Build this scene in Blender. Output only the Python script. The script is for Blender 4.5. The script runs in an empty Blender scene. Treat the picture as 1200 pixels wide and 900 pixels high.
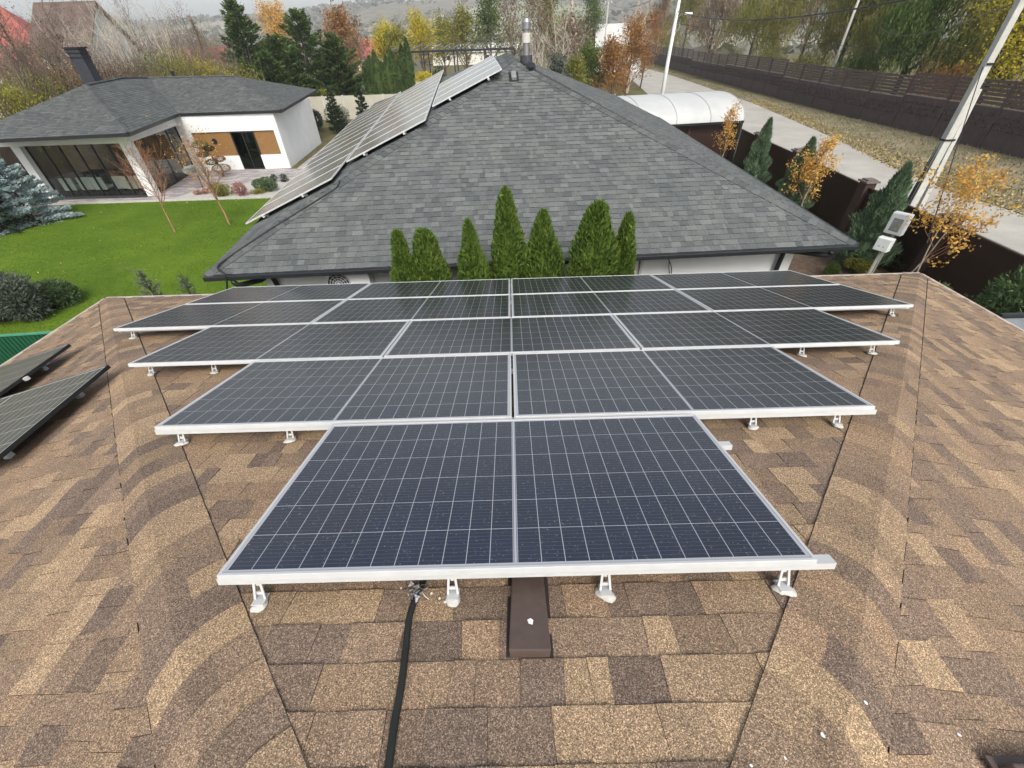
import bpy, math, random
import numpy as np
from mathutils import Vector, Matrix
S = bpy.context.scene
COL = S.collection
R = math.radians

# ------------------------------------------------------------------ camera
F = 487.29
CAMP = np.array([0.014, -0.703, 6.0])
CM = np.array([[0.99956112870115, 0.029034997200053144, 0.005875281038046834],
               [-0.01405154221463462, 0.6393114460851198, -0.7688195035676081],
               [-0.02607880655002195, 0.7683995339939673, 0.639438857129265]])
cam = bpy.data.cameras.new('camera'); co = bpy.data.objects.new('camera', cam); COL.objects.link(co)
cam.sensor_width = 36; cam.lens = F / 1200 * 36; cam.clip_end = 9000; cam.clip_start = 0.05
mw = Matrix([[CM[0][0], CM[0][1], CM[0][2], CAMP[0]], [CM[1][0], CM[1][1], CM[1][2], CAMP[1]],
             [CM[2][0], CM[2][1], CM[2][2], CAMP[2]], [0, 0, 0, 1]])
co.matrix_world = mw
S.camera = co

# ------------------------------------------------------------------ sky, sun, exposure
SUN_EL, SUN_AZ = 44, 166      # azimuth from +Y towards +X
W = bpy.data.worlds.new('World'); S.world = W; W.use_nodes = True
nt = W.node_tree; bg = nt.nodes['Background']
sky = nt.nodes.new('ShaderNodeTexSky'); sky.sky_type = 'NISHITA'; sky.sun_disc = False
sky.sun_elevation = R(SUN_EL); sky.sun_rotation = R(SUN_AZ)
sky.air_density = 1.0; sky.dust_density = 4.0; sky.ozone_density = 1.0
hs = nt.nodes.new('ShaderNodeHueSaturation'); hs.inputs['Saturation'].default_value = 0.42
hs.inputs['Value'].default_value = 1.12
nt.links.new(sky.outputs[0], hs.inputs['Color'])
wtc = nt.nodes.new('ShaderNodeTexCoord'); wn = nt.nodes.new('ShaderNodeTexNoise'); wn.inputs['Scale'].default_value = 2.2
wn.inputs['Detail'].default_value = 5
wm = nt.nodes.new('ShaderNodeMapping'); wm.inputs['Scale'].default_value = (1, 1, 3)
nt.links.new(wtc.outputs['Generated'], wm.inputs[0]); nt.links.new(wm.outputs[0], wn.inputs['Vector'])
wr = nt.nodes.new('ShaderNodeValToRGB'); wr.color_ramp.elements[0].position = .35; wr.color_ramp.elements[0].color = (.9, .9, .9, 1)
wr.color_ramp.elements[1].position = .7; wr.color_ramp.elements[1].color = (1.12, 1.12, 1.12, 1)
wmx = nt.nodes.new('ShaderNodeMix'); wmx.data_type = 'RGBA'; wmx.blend_type = 'MULTIPLY'; wmx.inputs[0].default_value = 1
nt.links.new(wn.outputs['Fac'], wr.inputs[0]); nt.links.new(hs.outputs[0], wmx.inputs[6]); nt.links.new(wr.outputs[0], wmx.inputs[7])
nt.links.new(wmx.outputs[2], bg.inputs['Color']); bg.inputs['Strength'].default_value = 0.15
sl = bpy.data.lights.new('sun', 'SUN'); sl.energy = 1.6; sl.angle = R(22); sl.color = (1, .96, .9)
so = bpy.data.objects.new('sun', sl); COL.objects.link(so)
sd = Vector((math.sin(R(SUN_AZ)) * math.cos(R(SUN_EL)), math.cos(R(SUN_AZ)) * math.cos(R(SUN_EL)), math.sin(R(SUN_EL))))
so.rotation_euler = sd.to_track_quat('Z', 'Y').to_euler()
S.view_settings.view_transform = 'Standard'; S.view_settings.look = 'None'
S.view_settings.exposure = 0.55; S.view_settings.gamma = 1

# ------------------------------------------------------------------ helpers
def ray(x, y):
    return CM @ np.array([(x - 600) / F, -(y - 450) / F, -1.0])
def G(x, y, z=0.0):
    d = ray(x, y); return CAMP + d * (z - CAMP[2]) / d[2]
def HT(x, y, X0):
    d = ray(x, y); t = np.hypot(X0[0] - CAMP[0], X0[1] - CAMP[1]) / np.hypot(d[0], d[1]); return float((CAMP + d * t)[2])
def AT(x, y, Y):
    d = ray(x, y); return CAMP + d * (Y - CAMP[1]) / d[1]

def mesh_np(name, V, faces=None, quads=None, mat=None, parent=None, smooth=False, colors=None):
    me = bpy.data.meshes.new(name)
    if quads is not None:
        V = np.asarray(V, np.float32); Q = np.asarray(quads, np.int32); k = Q.shape[1]
        me.vertices.add(len(V)); me.vertices.foreach_set('co', V.ravel())
        me.loops.add(Q.size); me.loops.foreach_set('vertex_index', Q.ravel())
        me.polygons.add(len(Q)); me.polygons.foreach_set('loop_start', np.arange(0, Q.size, k, dtype=np.int32))
        me.polygons.foreach_set('loop_total', np.full(len(Q), k, np.int32))
        me.update(calc_edges=True); me.validate()
    else:
        me.from_pydata([tuple(map(float, v)) for v in V], [], [tuple(map(int, f)) for f in faces]); me.update()
    if smooth: me.polygons.foreach_set('use_smooth', [True] * len(me.polygons))
    if colors is not None:
        a = me.color_attributes.new('Col', 'FLOAT_COLOR', 'CORNER'); buf = []
        for p, c in zip(me.polygons, colors): buf += list(c) * p.loop_total
        a.data.foreach_set('color', np.array(buf, np.float32))
    o = bpy.data.objects.new(name, me); COL.objects.link(o)
    if mat: me.materials.append(mat)
    if parent: o.parent = parent
    return o

class MB:
    def __init__(s): s.v = []; s.f = []; s.c = []; s.col = None
    def poly(s, pts, c=None):
        n = len(s.v); s.v += [tuple(p) for p in pts]; s.f.append(tuple(range(n, n + len(pts)))); s.c.append(c or (1, 1, 1, 1))
    def box(s, c, d, rz=0, M=None):
        x, y, z = d[0] / 2, d[1] / 2, d[2] / 2
        pts = [Vector(p) for p in ((-x, -y, -z), (x, -y, -z), (x, y, -z), (-x, y, -z), (-x, -y, z), (x, -y, z), (x, y, z), (-x, y, z))]
        m = M if M is not None else Matrix.Translation(c) @ Matrix.Rotation(rz, 4, 'Z')
        n = len(s.v); s.v += [tuple(m @ p) for p in pts]
        for f in ((3, 2, 1, 0), (4, 5, 6, 7), (0, 1, 5, 4), (1, 2, 6, 5), (2, 3, 7, 6), (3, 0, 4, 7)):
            s.f.append(tuple(n + i for i in f)); s.c.append((1, 1, 1, 1))
    def bar(s, a, b, w, h=None, up=(0, 0, 1)):
        a = Vector(a); b = Vector(b); h = h or w; d = b - a; L = d.length; d.normalize(); u = Vector(up)
        sx = d.cross(u)
        if sx.length < 1e-4: sx = d.cross(Vector((1, 0, 0)))
        sx.normalize(); u = sx.cross(d)
        m = Matrix(((sx.x, d.x, u.x, 0), (sx.y, d.y, u.y, 0), (sx.z, d.z, u.z, 0), (0, 0, 0, 1)))
        s.box(None, (w, L, h), M=Matrix.Translation((a + b) / 2) @ m)
    def tube(s, pts, rad, n=8, cap=True):
        pts = [Vector(p) for p in pts]; rr = rad if hasattr(rad, '__len__') else [rad] * len(pts); base = len(s.v)
        ref = Vector((0.13, 0.31, 0.94))
        for i, p in enumerate(pts):
            d = (pts[min(i + 1, len(pts) - 1)] - pts[max(i - 1, 0)]).normalized()
            a = d.cross(ref)
            if a.length < .05: a = d.cross(Vector((1, 0, 0)))
            a.normalize(); b = d.cross(a)
            for k in range(n):
                t = 2 * math.pi * k / n; s.v.append(tuple(p + (a * math.cos(t) + b * math.sin(t)) * rr[i]))
        for i in range(len(pts) - 1):
            for k in range(n):
                s.f.append((base + i * n + k, base + i * n + (k + 1) % n, base + (i + 1) * n + (k + 1) % n, base + (i + 1) * n + k)); s.c.append((1, 1, 1, 1))
        if cap:
            s.f.append(tuple(base + k for k in reversed(range(n)))); s.c.append((1,) * 4)
            s.f.append(tuple(base + (len(pts) - 1) * n + k for k in range(n))); s.c.append((1,) * 4)
    def build(s, name, mat, parent=None, smooth=False, bevel=0, colors=False):
        o = mesh_np(name, s.v, faces=s.f, mat=mat, parent=parent, smooth=smooth, colors=s.c if colors else None)
        if bevel:
            b = o.modifiers.new('bevel', 'BEVEL'); b.width = bevel; b.segments = 2; b.limit_method = 'ANGLE'
        return o

def tag(o, label=None, cat=None, group=None, kind=None):
    if label: o['label'] = label
    if cat: o['category'] = cat
    if group: o['group'] = group
    if kind: o['kind'] = kind
    return o
def empty(name, loc=(0, 0, 0), rz=0):
    o = bpy.data.objects.new(name, None); COL.objects.link(o); o.location = tuple(map(float, loc)); o.rotation_euler = (0, 0, rz); o.empty_display_size = .2
    return o
def struct(o): o['kind'] = 'structure'; return o

# ------------------------------------------------------------------ materials
class NB:
    def __init__(s, name):
        s.m = bpy.data.materials.new(name); s.m.use_nodes = True; s.t = s.m.node_tree; s.p = s.t.nodes['Principled BSDF']
    def n(s, t, **k):
        x = s.t.nodes.new('ShaderNode' + t)
        for a, v in k.items():
            if a.startswith('i_'):
                x.inputs[int(a[2:]) if a[2:].isdigit() else a[2:].replace('_', ' ')].default_value = v
            else: setattr(x, a, v)
        return x
    def l(s, a, b): s.t.links.new(a, b)
    def math(s, op, a, b=None, clamp=False):
        x = s.n('Math', operation=op, use_clamp=clamp)
        for i, v in enumerate((a, b)):
            if v is None: continue
            if hasattr(v, 'node'): s.l(v, x.inputs[i])
            else: x.inputs[i].default_value = v
        return x.outputs[0]
    def noise(s, vec, scale, detail=3, rough=.5):
        x = s.n('TexNoise'); x.inputs['Scale'].default_value = scale; x.inputs['Detail'].default_value = detail; x.inputs['Roughness'].default_value = rough
        if vec: s.l(vec, x.inputs['Vector'])
        return x.outputs['Fac']
    def ramp(s, fac, stops, interp='LINEAR'):
        x = s.n('ValToRGB'); cr = x.color_ramp; cr.interpolation = interp
        while len(cr.elements) < len(stops): cr.elements.new(.5)
        for e, (p, c) in zip(cr.elements, stops):
            e.position = p; e.color = (*c, 1) if len(c) == 3 else c
        s.l(fac, x.inputs[0]); return x.outputs[0]
    def mix(s, fac, a, b, mode='MIX'):
        x = s.n('Mix', data_type='RGBA', blend_type=mode)
        for i, v in ((0, fac), (6, a), (7, b)):
            if hasattr(v, 'node'): s.l(v, x.inputs[i])
            else: x.inputs[i].default_value = v if i == 0 else ((*v, 1) if len(v) == 3 else v)
        return x.outputs[2]
    def bump(s, h, strength=.3, dist=.01):
        x = s.n('Bump'); x.inputs['Strength'].default_value = strength; x.inputs['Distance'].default_value = dist
        s.l(h, x.inputs['Height']); s.l(x.outputs[0], s.p.inputs['Normal'])
    def obj(s): return s.n('TexCoord').outputs['Object']
    def pos(s): return s.n('NewGeometry').outputs['Position']
    def setp(s, **k):
        for a, v in k.items(): s.p.inputs[a.replace('_', ' ')].default_value = v
        return s

def simple(name, col, rough=.6, metal=0, var=.15, scale=8, bump=0, spec=.4, bscale=60):
    b = NB(name); v = b.pos(); n = b.noise(v, scale, 5, .6)
    c = b.ramp(n, [(.3, tuple(x * (1 - var) for x in col)), (.7, tuple(min(1, x * (1 + var)) for x in col))])
    b.l(c, b.p.inputs['Base Color']); b.setp(Roughness=rough, Metallic=metal); b.p.inputs['Specular IOR Level'].default_value = spec
    if bump: b.bump(b.noise(v, bscale, 4, .6), bump, .01)
    return b.m

def m_shingle(name, gscale, lo, hi, contrast=1.0, bump=.5):
    """granulated shingle: tab colour attribute times mineral granules"""
    b = NB(name); att = b.n('Attribute', attribute_name='Col'); v = b.pos()
    vo = b.n('TexVoronoi'); vo.inputs['Scale'].default_value = gscale; b.l(v, vo.inputs['Vector'])
    sep = b.n('SeparateColor'); b.l(vo.outputs['Color'], sep.inputs[0])
    g = b.ramp(sep.outputs[0], [(0, (lo,) * 3), (.45, (.8, .8, .8)), (.78, (1.15, 1.14, 1.1)), (1, (hi, hi * .98, hi * .92))])
    n2 = b.noise(v, gscale * .35, 3, .7)
    g2 = b.ramp(n2, [(.3, (.78,) * 3), (.7, (1.2,) * 3)])
    n3 = b.noise(v, 1.3, 4, .6); g3 = b.ramp(n3, [(.3, (.88, .88, .9)), (.7, (1.1, 1.09, 1.06))])
    c = b.mix(1, att.outputs['Color'], g, 'MULTIPLY'); c = b.mix(1, c, g2, 'MULTIPLY'); c = b.mix(1, c, g3, 'MULTIPLY')
    b.l(c, b.p.inputs['Base Color']); b.setp(Roughness=.92); b.p.inputs['Specular IOR Level'].default_value = .25
    b.bump(sep.outputs[0], bump, .003)
    return b.m

M = {}
M['shingle_brown'] = m_shingle('brown_granules', 400, .34, 2.3)
M['shingle_grey'] = m_shingle('grey_granules', 160, .7, 1.3, bump=.2)
M['tar'] = simple('roof_tar', (.03, .026, .024), .9)
M['alu'] = simple('aluminium', (.55, .56, .55), .42, .25, .06, 15, spec=.5)
M['alu_white'] = simple('white_anodised_frame', (.5, .51, .505), .45, .1, .06, 12, spec=.5)
M['blackframe'] = simple('black_frame', (.014, .015, .016), .4, .2, .2, 10)
M['sealant'] = simple('pale_sealant', (.5, .48, .44), .75, 0, .2, 40, .5)
M['white_plaster'] = simple('white_plaster', (.66, .67, .66), .85, 0, .06, 1.3, .15)
M['cream_plaster'] = simple('cream_plaster', (.6, .58, .52), .9, 0, .12, 1.5, .1)
M['darkmetal'] = simple('dark_metal', (.022, .024, .027), .45, .3, .15, 5)
M['chimney_dark'] = simple('dark_brick_chimney', (.03, .033, .042), .8, 0, .25, 12, .3)
M['brownplastic'] = simple('brown_vent_plastic', (.085, .06, .05), .5, 0, .12, 30, .1, bscale=200)
M['wood_warm'] = None
M['steel'] = simple('flue_steel', (.3, .3, .3), .35, .8, .15, 10)
M['tape'] = simple('crumpled_tape', (.3, .3, .3), .35, .4, .6, 90, .6, bscale=150)
M['white_plastic'] = simple('white_plastic', (.78, .79, .78), .4, 0, .04, 4)
M['concrete'] = simple('concrete', (.42, .41, .37), .9, 0, .15, 4, .3)
M['concrete_pole'] = simple('pale_concrete_pole', (.44, .44, .4), .85, 0, .12, 5, .3)
M['fence_brown'] = simple('dark_brown_fence_sheet', (.034, .017, .013), .42, .1, .15, 2)
M['fence_post'] = simple('brown_pillar_metal', (.06, .038, .032), .5, .1, .15, 6)
M['fence_stone'] = simple('brown_painted_concrete', (.078, .055, .052), .75, 0, .2, 2.5, .4)
M['fence_slat'] = simple('brown_painted_slats', (.085, .058, .055), .6, 0, .15, 3)
M['green_sheet'] = simple('dark_green_sheet', (.008, .065, .032), .45, 0, .2, 3)
M['red_roof'] = simple('red_metal_roof', (.3, .08, .07), .6, 0, .12, .6)
M['brown_roof'] = simple('weathered_brown_roof', (.1, .072, .06), .9, 0, .3, 1.0, .3)
M['pale_roof'] = simple('pale_slate_roof', (.5, .5, .47), .9, 0, .1, .5)
M['brick'] = simple('red_brick_wall', (.16, .045, .035), .85, 0, .25, 2)
M['bark'] = simple('brown_bark', (.12, .095, .075), .95, 0, .3, 6, .5)
M['bark_pale'] = simple('pale_bark', (.42, .37, .3), .9, 0, .3, 6, .4)
M['bark_dark'] = simple('dark_bark', (.045, .036, .03), .95, 0, .3, 6, .4)
M['twig'] = simple('brown_twigs', (.17, .125, .095), .95, 0, .3, 2)
M['twig_grey'] = simple('grey_twigs', (.2, .17, .14), .95, 0, .3, 2)
M['copper'] = simple('orange_bark', (.3, .16, .09), .9, 0, .25, 6)
M['rubber'] = simple('black_rubber', (.014, .016, .015), .55, 0, .15, 20)
M['fabric_grey'] = simple('grey_chair_fabric', (.66, .66, .62), .9, 0, .1, 10)
M['floor_dark'] = simple('dark_floor', (.05, .05, .05), .5)
M['red_trim'] = simple('faded_red_trim', (.5, .16, .15), .6, 0, .1, 2)
M['pot'] = simple('terracotta', (.3, .12, .08), .8)

def m_wood():
    b = NB('warm_wood_boards'); v = b.obj(); mp = b.n('Mapping'); mp.inputs['Scale'].default_value = (1.5, 1.5, 30); b.l(v, mp.inputs[0])
    n = b.noise(mp.outputs[0], 2, 5, .6)
    b.l(b.ramp(n, [(.3, (.15, .075, .022)), (.7, (.28, .15, .05))]), b.p.inputs['Base Color']); b.setp(Roughness=.55); return b.m
M['wood_warm'] = m_wood()

def m_cells(name, W_, H_, fr, base, line=(.5, .51, .53), swap=False, dust_sheen=.1, mid=True, ln=.0016, rough=.16, bus=.25, m_short=6, n_long=24):
    """cell grid drawn from the panel's own coordinates; x long side (or y when swap)"""
    b = NB(name); sp = b.n('SeparateXYZ'); b.l(b.obj(), sp.inputs[0])
    lx, sy = (sp.outputs[0], sp.outputs[1]) if not swap else (sp.outputs[1], sp.outputs[0])
    mg = .012
    cl = (W_ - 2 * fr - 2 * mg - .016) / n_long; cs = (H_ - 2 * fr - 2 * mg) / m_short
    ax = b.math('SUBTRACT', b.math('ABSOLUTE', lx), .008)          # from the middle gap outwards
    ay = b.math('ADD', sy, cs * m_short / 2)
    def ln_(v, c, w):
        f = b.math('FRACT', b.math('DIVIDE', v, c)); d = b.math('SUBTRACT', .5, b.math('ABSOLUTE', b.math('SUBTRACT', f, .5)))
        return b.math('LESS_THAN', d, w / c)
    l1 = ln_(ax, cl, ln); l2 = ln_(ay, cs, ln)
    midl = b.math('LESS_THAN', ax, -.0035 if True else 0)
    out1 = b.math('GREATER_THAN', ax, cl * n_long / 2); out2 = b.math('GREATER_THAN', b.math('ABSOLUTE', sy), cs * m_short / 2)
    m = b.math('MAXIMUM', b.math('MAXIMUM', l1, l2), b.math('MAXIMUM', midl, b.math('MAXIMUM', out1, out2)))
    busl = b.math('MULTIPLY', ln_(ay, cs / 9, .0011), bus)
    v = b.obj(); info = b.n('ObjectInfo')
    vr = b.n('VectorMath', operation='ADD'); b.l(v, vr.inputs[0]); b.l(info.outputs['Location'], vr.inputs[1]); v2 = vr.outputs[0]
    nz = b.noise(v2, 3, 3, .5)
    cell = b.ramp(nz, [(.3, tuple(x * .8 for x in base)), (.7, tuple(x * 1.25 for x in base))])
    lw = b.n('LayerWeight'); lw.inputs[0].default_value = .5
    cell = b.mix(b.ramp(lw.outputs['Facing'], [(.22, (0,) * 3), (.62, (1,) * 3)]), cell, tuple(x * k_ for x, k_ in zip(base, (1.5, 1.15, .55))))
    c = b.mix(busl, cell, (.16, .18, .22)); c = b.mix(m, c, line)
    nd = b.noise(v2, 2.2, 6, .7); sp2 = b.noise(v2, 120, 2, .6)
    dm = b.math('MULTIPLY', b.ramp(nd, [(.3, (.35,) * 3), (.75, (1,) * 3)]), dust_sheen)
    sk = b.ramp(sp2, [(.645, (0,) * 3), (.70, (.4,) * 3)])
    dm = b.math('MAXIMUM', dm, b.math('MULTIPLY', sk, 1.0))
    c = b.mix(dm, c, (.33, .32, .30))
    b.l(c, b.p.inputs['Base Color'])
    rr = b.math('ADD', b.math('MULTIPLY', nd, .12), rough); b.l(rr, b.p.inputs['Roughness'])
    b.p.inputs['Specular IOR Level'].default_value = .5; b.p.inputs['IOR'].default_value = 1.5
    return b.m

def m_leaf(name, cols, rough=.7, trans=.25, clump=.6, scale=.9):
    b = NB(name); gi = b.n('NewGeometry'); n = b.noise(gi.outputs['Position'], scale, 3, .6)
    f = b.math('ADD', b.math('MULTIPLY', gi.outputs['Random Per Island'], 1 - clump), b.math('MULTIPLY', b.ramp(n, [(.3, (0,) * 3), (.7, (1,) * 3)]), clump))
    k = len(cols) - 1
    c = b.ramp(f, [(i / k * .9 + .05, x) for i, x in enumerate(cols)])
    b.l(c, b.p.inputs['Base Color']); b.setp(Roughness=rough); b.p.inputs['Specular IOR Level'].default_value = .25
    tr = b.n('BsdfTranslucent'); b.l(c, tr.inputs['Color']); ms = b.n('MixShader'); ms.inputs[0].default_value = trans
    b.l(b.p.outputs[0], ms.inputs[1]); b.l(tr.outputs[0], ms.inputs[2]); b.l(ms.outputs[0], b.t.nodes['Material Output'].inputs['Surface'])
    return b.m
L = {}
L['thuja'] = m_leaf('thuja_leaves', [(.04, .072, .012), (.09, .15, .022), (.17, .24, .042)], scale=5, clump=.4)
L['juniper'] = m_leaf('juniper_leaves', [(.06, .1, .055), (.12, .19, .1), (.2, .28, .17)], scale=3, clump=.4)
L['juniper_green'] = m_leaf('green_juniper_leaves', [(.035, .065, .025), (.08, .13, .05), (.15, .21, .085)], scale=3, clump=.4)
L['bluespruce'] = m_leaf('blue_spruce_needles', [(.2, .26, .26), (.34, .43, .43), (.5, .6, .6)], scale=3)
L['pine'] = m_leaf('pine_needles', [(.03, .055, .018), (.065, .105, .03), (.12, .17, .05)], scale=.5)
L['spruce_dark'] = m_leaf('dark_spruce_needles', [(.012, .028, .014), (.03, .052, .026), (.05, .08, .04)], scale=1)
L['grey_conifer'] = m_leaf('grey_green_needles', [(.05, .06, .045), (.1, .12, .09), (.16, .18, .14)], scale=1)
L['orange'] = m_leaf('orange_autumn_leaves', [(.42, .19, .04), (.6, .36, .08), (.68, .5, .18)], scale=3, trans=.35)
L['rust'] = m_leaf('rusty_autumn_leaves', [(.16, .07, .035), (.3, .15, .05), (.4, .24, .06)], scale=.6, trans=.3)
L['yellow'] = m_leaf('yellow_autumn_leaves', [(.2, .19, .02), (.48, .4, .03), (.62, .52, .05)], scale=.4, trans=.35)
L['ygreen'] = m_leaf('yellow_green_leaves', [(.09, .11, .02), (.2, .2, .035), (.36, .33, .05)], scale=.4, trans=.3)
L['olive'] = m_leaf('olive_willow_leaves', [(.09, .1, .025), (.18, .18, .045), (.3, .27, .065)], scale=.25, trans=.3)
L['green'] = m_leaf('green_leaves', [(.04, .075, .015), (.09, .14, .03), (.15, .2, .05)], scale=.6)
L['brownleaf'] = m_leaf('withered_brown_leaves', [(.12, .085, .05), (.21, .155, .1), (.32, .24, .16)], scale=.5)
L['pink'] = m_leaf('pink_leaves', [(.22, .08, .08), (.36, .16, .15), (.4, .25, .2)], scale=4)
L['grass'] = m_leaf('grass_blades', [(.055, .115, .008), (.1, .17, .012), (.15, .23, .028)], scale=.35, clump=.6, trans=.3)
L['litter'] = m_leaf('fallen_leaves', [(.16, .12, .06), (.34, .26, .12), (.5, .42, .2)], scale=.5, clump=.3, trans=0)
L['straw'] = m_leaf('dry_grass', [(.1, .1, .05), (.19, .17, .09), (.3, .26, .15)], scale=.5, clump=.6, trans=.1)
L['wood_far'] = m_leaf('far_woods', [(.07, .07, .055), (.1, .1, .075), (.13, .13, .09)], scale=.01, trans=0)  # wood tones lightened to stand in for thicker haze

# ------------------------------------------------------------------ foliage builders
def quads_at(C, D, ln, wd, rng, jit=.5):
    """leaf quads at centres C, long axis D"""
    N = len(C); D = D / (np.linalg.norm(D, axis=1, keepdims=True) + 1e-9)
    r = rng.normal(size=(N, 3)); D = D + r * jit * .5; D /= np.linalg.norm(D, axis=1, keepdims=True)
    A = np.cross(D, rng.normal(size=(N, 3))); A /= np.linalg.norm(A, axis=1, keepdims=True) + 1e-9
    l = (ln * rng.uniform(.6, 1.3, N))[:, None] / 2; w = (wd * rng.uniform(.6, 1.3, N))[:, None] / 2
    V = np.stack([C - D * l, C + A * w, C + D * l, C - A * w], 1).reshape(-1, 3)
    return V, np.arange(N * 4).reshape(-1, 4)
def leafmesh(name, C, D, ln, wd, mat, parent, rng, jit=.5):
    V, Q = quads_at(np.asarray(C, float), np.asarray(D, float), ln, wd, rng, jit)
    return mesh_np(name, V, quads=Q, mat=mat, parent=parent)

def sticks(segs, mat, name, parent, n=4):
    """segs: list of (a, b, ra, rb)"""
    a = np.array([s[0] for s in segs], float); b = np.array([s[1] for s in segs], float)
    ra = np.array([s[2] for s in segs])[:, None]; rb = np.array([s[3] for s in segs])[:, None]
    d = b - a; d /= np.linalg.norm(d, axis=1, keepdims=True) + 1e-9
    u = np.cross(d, np.array([.3, .5, .81])); u /= np.linalg.norm(u, axis=1, keepdims=True) + 1e-9; w = np.cross(d, u)
    V = []
    for P, r in ((a, ra), (b, rb)):
        for k in range(n):
            t = 2 * math.pi * k / n; V.append(P + (u * math.cos(t) + w * math.sin(t)) * r)
    V = np.stack(V, 1).reshape(-1, 3); N = len(segs); base = np.arange(N)[:, None] * (2 * n)
    Q = np.concatenate([np.concatenate([base + k, base + (k + 1) % n, base + n + (k + 1) % n, base + n + k], 1) for k in range(n)])
    return mesh_np(name, V, quads=Q, mat=mat, parent=parent)

def skeleton(h, spread, rng, trunk_r, clear=.25, n1=14, n2=6, n3=4, up=.6, droop=0, lean=(0, 0), fork=1):
    trunk = []; br = []; tips = []
    for fk in range(fork):
        p = np.array([0., 0, 0]) if fk == 0 else np.array([rng.normal() * .15, rng.normal() * .15, 0])
        ln = np.array([lean[0] + (rng.normal() * .18 if fork > 1 else 0), lean[1] + (rng.normal() * .18 if fork > 1 else 0), 1.0])
        K = 7; pts = [p]
        for i in range(K):
            ln2 = ln + rng.normal(size=3) * [.07, .07, 0]; p = p + ln2 / K * h * .93; pts.append(p)
        rad = [trunk_r * (1 - .93 * i / K) / (fork ** .4) for i in range(K + 1)]
        for i in range(K): trunk.append((pts[i], pts[i + 1], rad[i], rad[i + 1]))
        for j in range(n1 // fork):
            t = clear + (1 - clear) * ((j + rng.uniform(0, 1)) / (n1 / fork)); t = min(t, .99)
            i = min(int(t * K), K - 1); f = t * K - i; b0 = pts[i] * (1 - f) + pts[i + 1] * f; rr = rad[i] * .55
            az = rng.uniform(0, 2 * math.pi); l1 = spread * (1.15 - .75 * (t - clear) / (1 - clear)) * rng.uniform(.7, 1.15)
            d = np.array([math.cos(az), math.sin(az), up * rng.uniform(.6, 1.6)]); d /= np.linalg.norm(d)
            q = b0; dd = d.copy(); chain = [q]
            for k in range(4):
                dd = dd + rng.normal(size=3) * .16 + np.array([0, 0, .1 - droop * k * .2]); dd /= np.linalg.norm(dd); q = q + dd * l1 / 4; chain.append(q)
            for k in range(4): br.append((chain[k], chain[k + 1], rr * (1 - .22 * k), rr * (1 - .22 * (k + 1))))
            for m in range(n2):
                s = rng.uniform(.25, 1); k = min(int(s * 4), 3); c0 = chain[k] + (chain[k + 1] - chain[k]) * (s * 4 - k)
                e = (chain[k + 1] - chain[k]); e = e / np.linalg.norm(e) + rng.normal(size=3) * .6 + np.array([0, 0, .25 - droop * .5]); e /= np.linalg.norm(e)
                l2 = l1 * rng.uniform(.25, .5); c1 = c0 + e * l2 * .5; e2 = e + rng.normal(size=3) * .25 + np.array([0, 0, -droop * .5]); e2 /= np.linalg.norm(e2); c2 = c1 + e2 * l2 * .5
                r2 = max(rr * .3, .004); br.append((c0, c1, r2, r2 * .7)); br.append((c1, c2, r2 * .7, r2 * .35)); tips.append((c1, e)); tips.append((c2, e2))
                for w in range(n3):
                    g = e2 + rng.normal(size=3) * .7 + np.array([0, 0, .15 - droop]); g /= np.linalg.norm(g); c = c1 + (c2 - c1) * rng.uniform(0, 1); l3 = l2 * rng.uniform(.3, .7)
                    c3 = c + g * l3; br.append((c, c3, r2 * .5, r2 * .2)); tips.append((c3, g)); tips.append(((c + c3) / 2, g))
    return trunk, br, tips

NAMECOUNT = {}
def tree(name, label, cat, loc, h, spread, seed, bark='bark', twig='twig', leaf=None, nleaf=0, lsize=.12, trunk_r=.15, group=None, scat=.3, thick=1.0, **kw):
    rng = np.random.default_rng(seed); root = empty(name, loc); tag(root, label, cat, group)
    tr, br, tips = skeleton(h, spread, rng, trunk_r, **kw)
    if thick != 1.0: br = [(a, b, ra * thick, rb * thick) for a, b, ra, rb in br]
    sticks(tr, M[bark], 'trunk', root, 7)
    sticks(br, M[twig], 'branches', root, 3)
    if leaf:
        T = np.array([t[0] for t in tips]); D = np.array([t[1] for t in tips]); k = rng.integers(0, len(T), nleaf)
        C = T[k] + rng.normal(size=(nleaf, 3)) * scat
        leafmesh('crown', C, D[k] + rng.normal(size=(nleaf, 3)) * .6, lsize, lsize * .7, L[leaf], root, rng, 1)
    return root

def willow(name, label, loc, h, spread, seed, leaf='olive', n=9000, group=None, lsize=.3):
    rng = np.random.default_rng(seed); root = empty(name, loc); tag(root, label, 'tree', group)
    tr, br, tips = skeleton(h, spread, rng, .28, n1=16, n2=5, n3=2, clear=.2, droop=.25)
    sticks(tr, M['bark_dark'], 'trunk', root, 7); sticks(br, M['twig'], 'branches', root, 3)
    T = np.array([t[0] for t in tips]); k = rng.integers(0, len(T), n // 14)
    s0 = T[k] + rng.normal(size=(len(k), 3)) * [.5, .5, .2]; C = []; ll = rng.uniform(.8, 3.2, len(k))
    for j in range(14):
        C.append(s0 + np.stack([rng.normal(size=len(k)) * .07 * j / 3, rng.normal(size=len(k)) * .07 * j / 3, -ll * j / 14], 1))
    C = np.concatenate(C); C[:, 2] = np.maximum(C[:, 2], .3)
    D = np.tile(np.array([0, 0, -1.0]), (len(C), 1))
    leafmesh('crown', C, D, lsize, lsize * .3, L[leaf], root, rng, .5)
    return root

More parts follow.
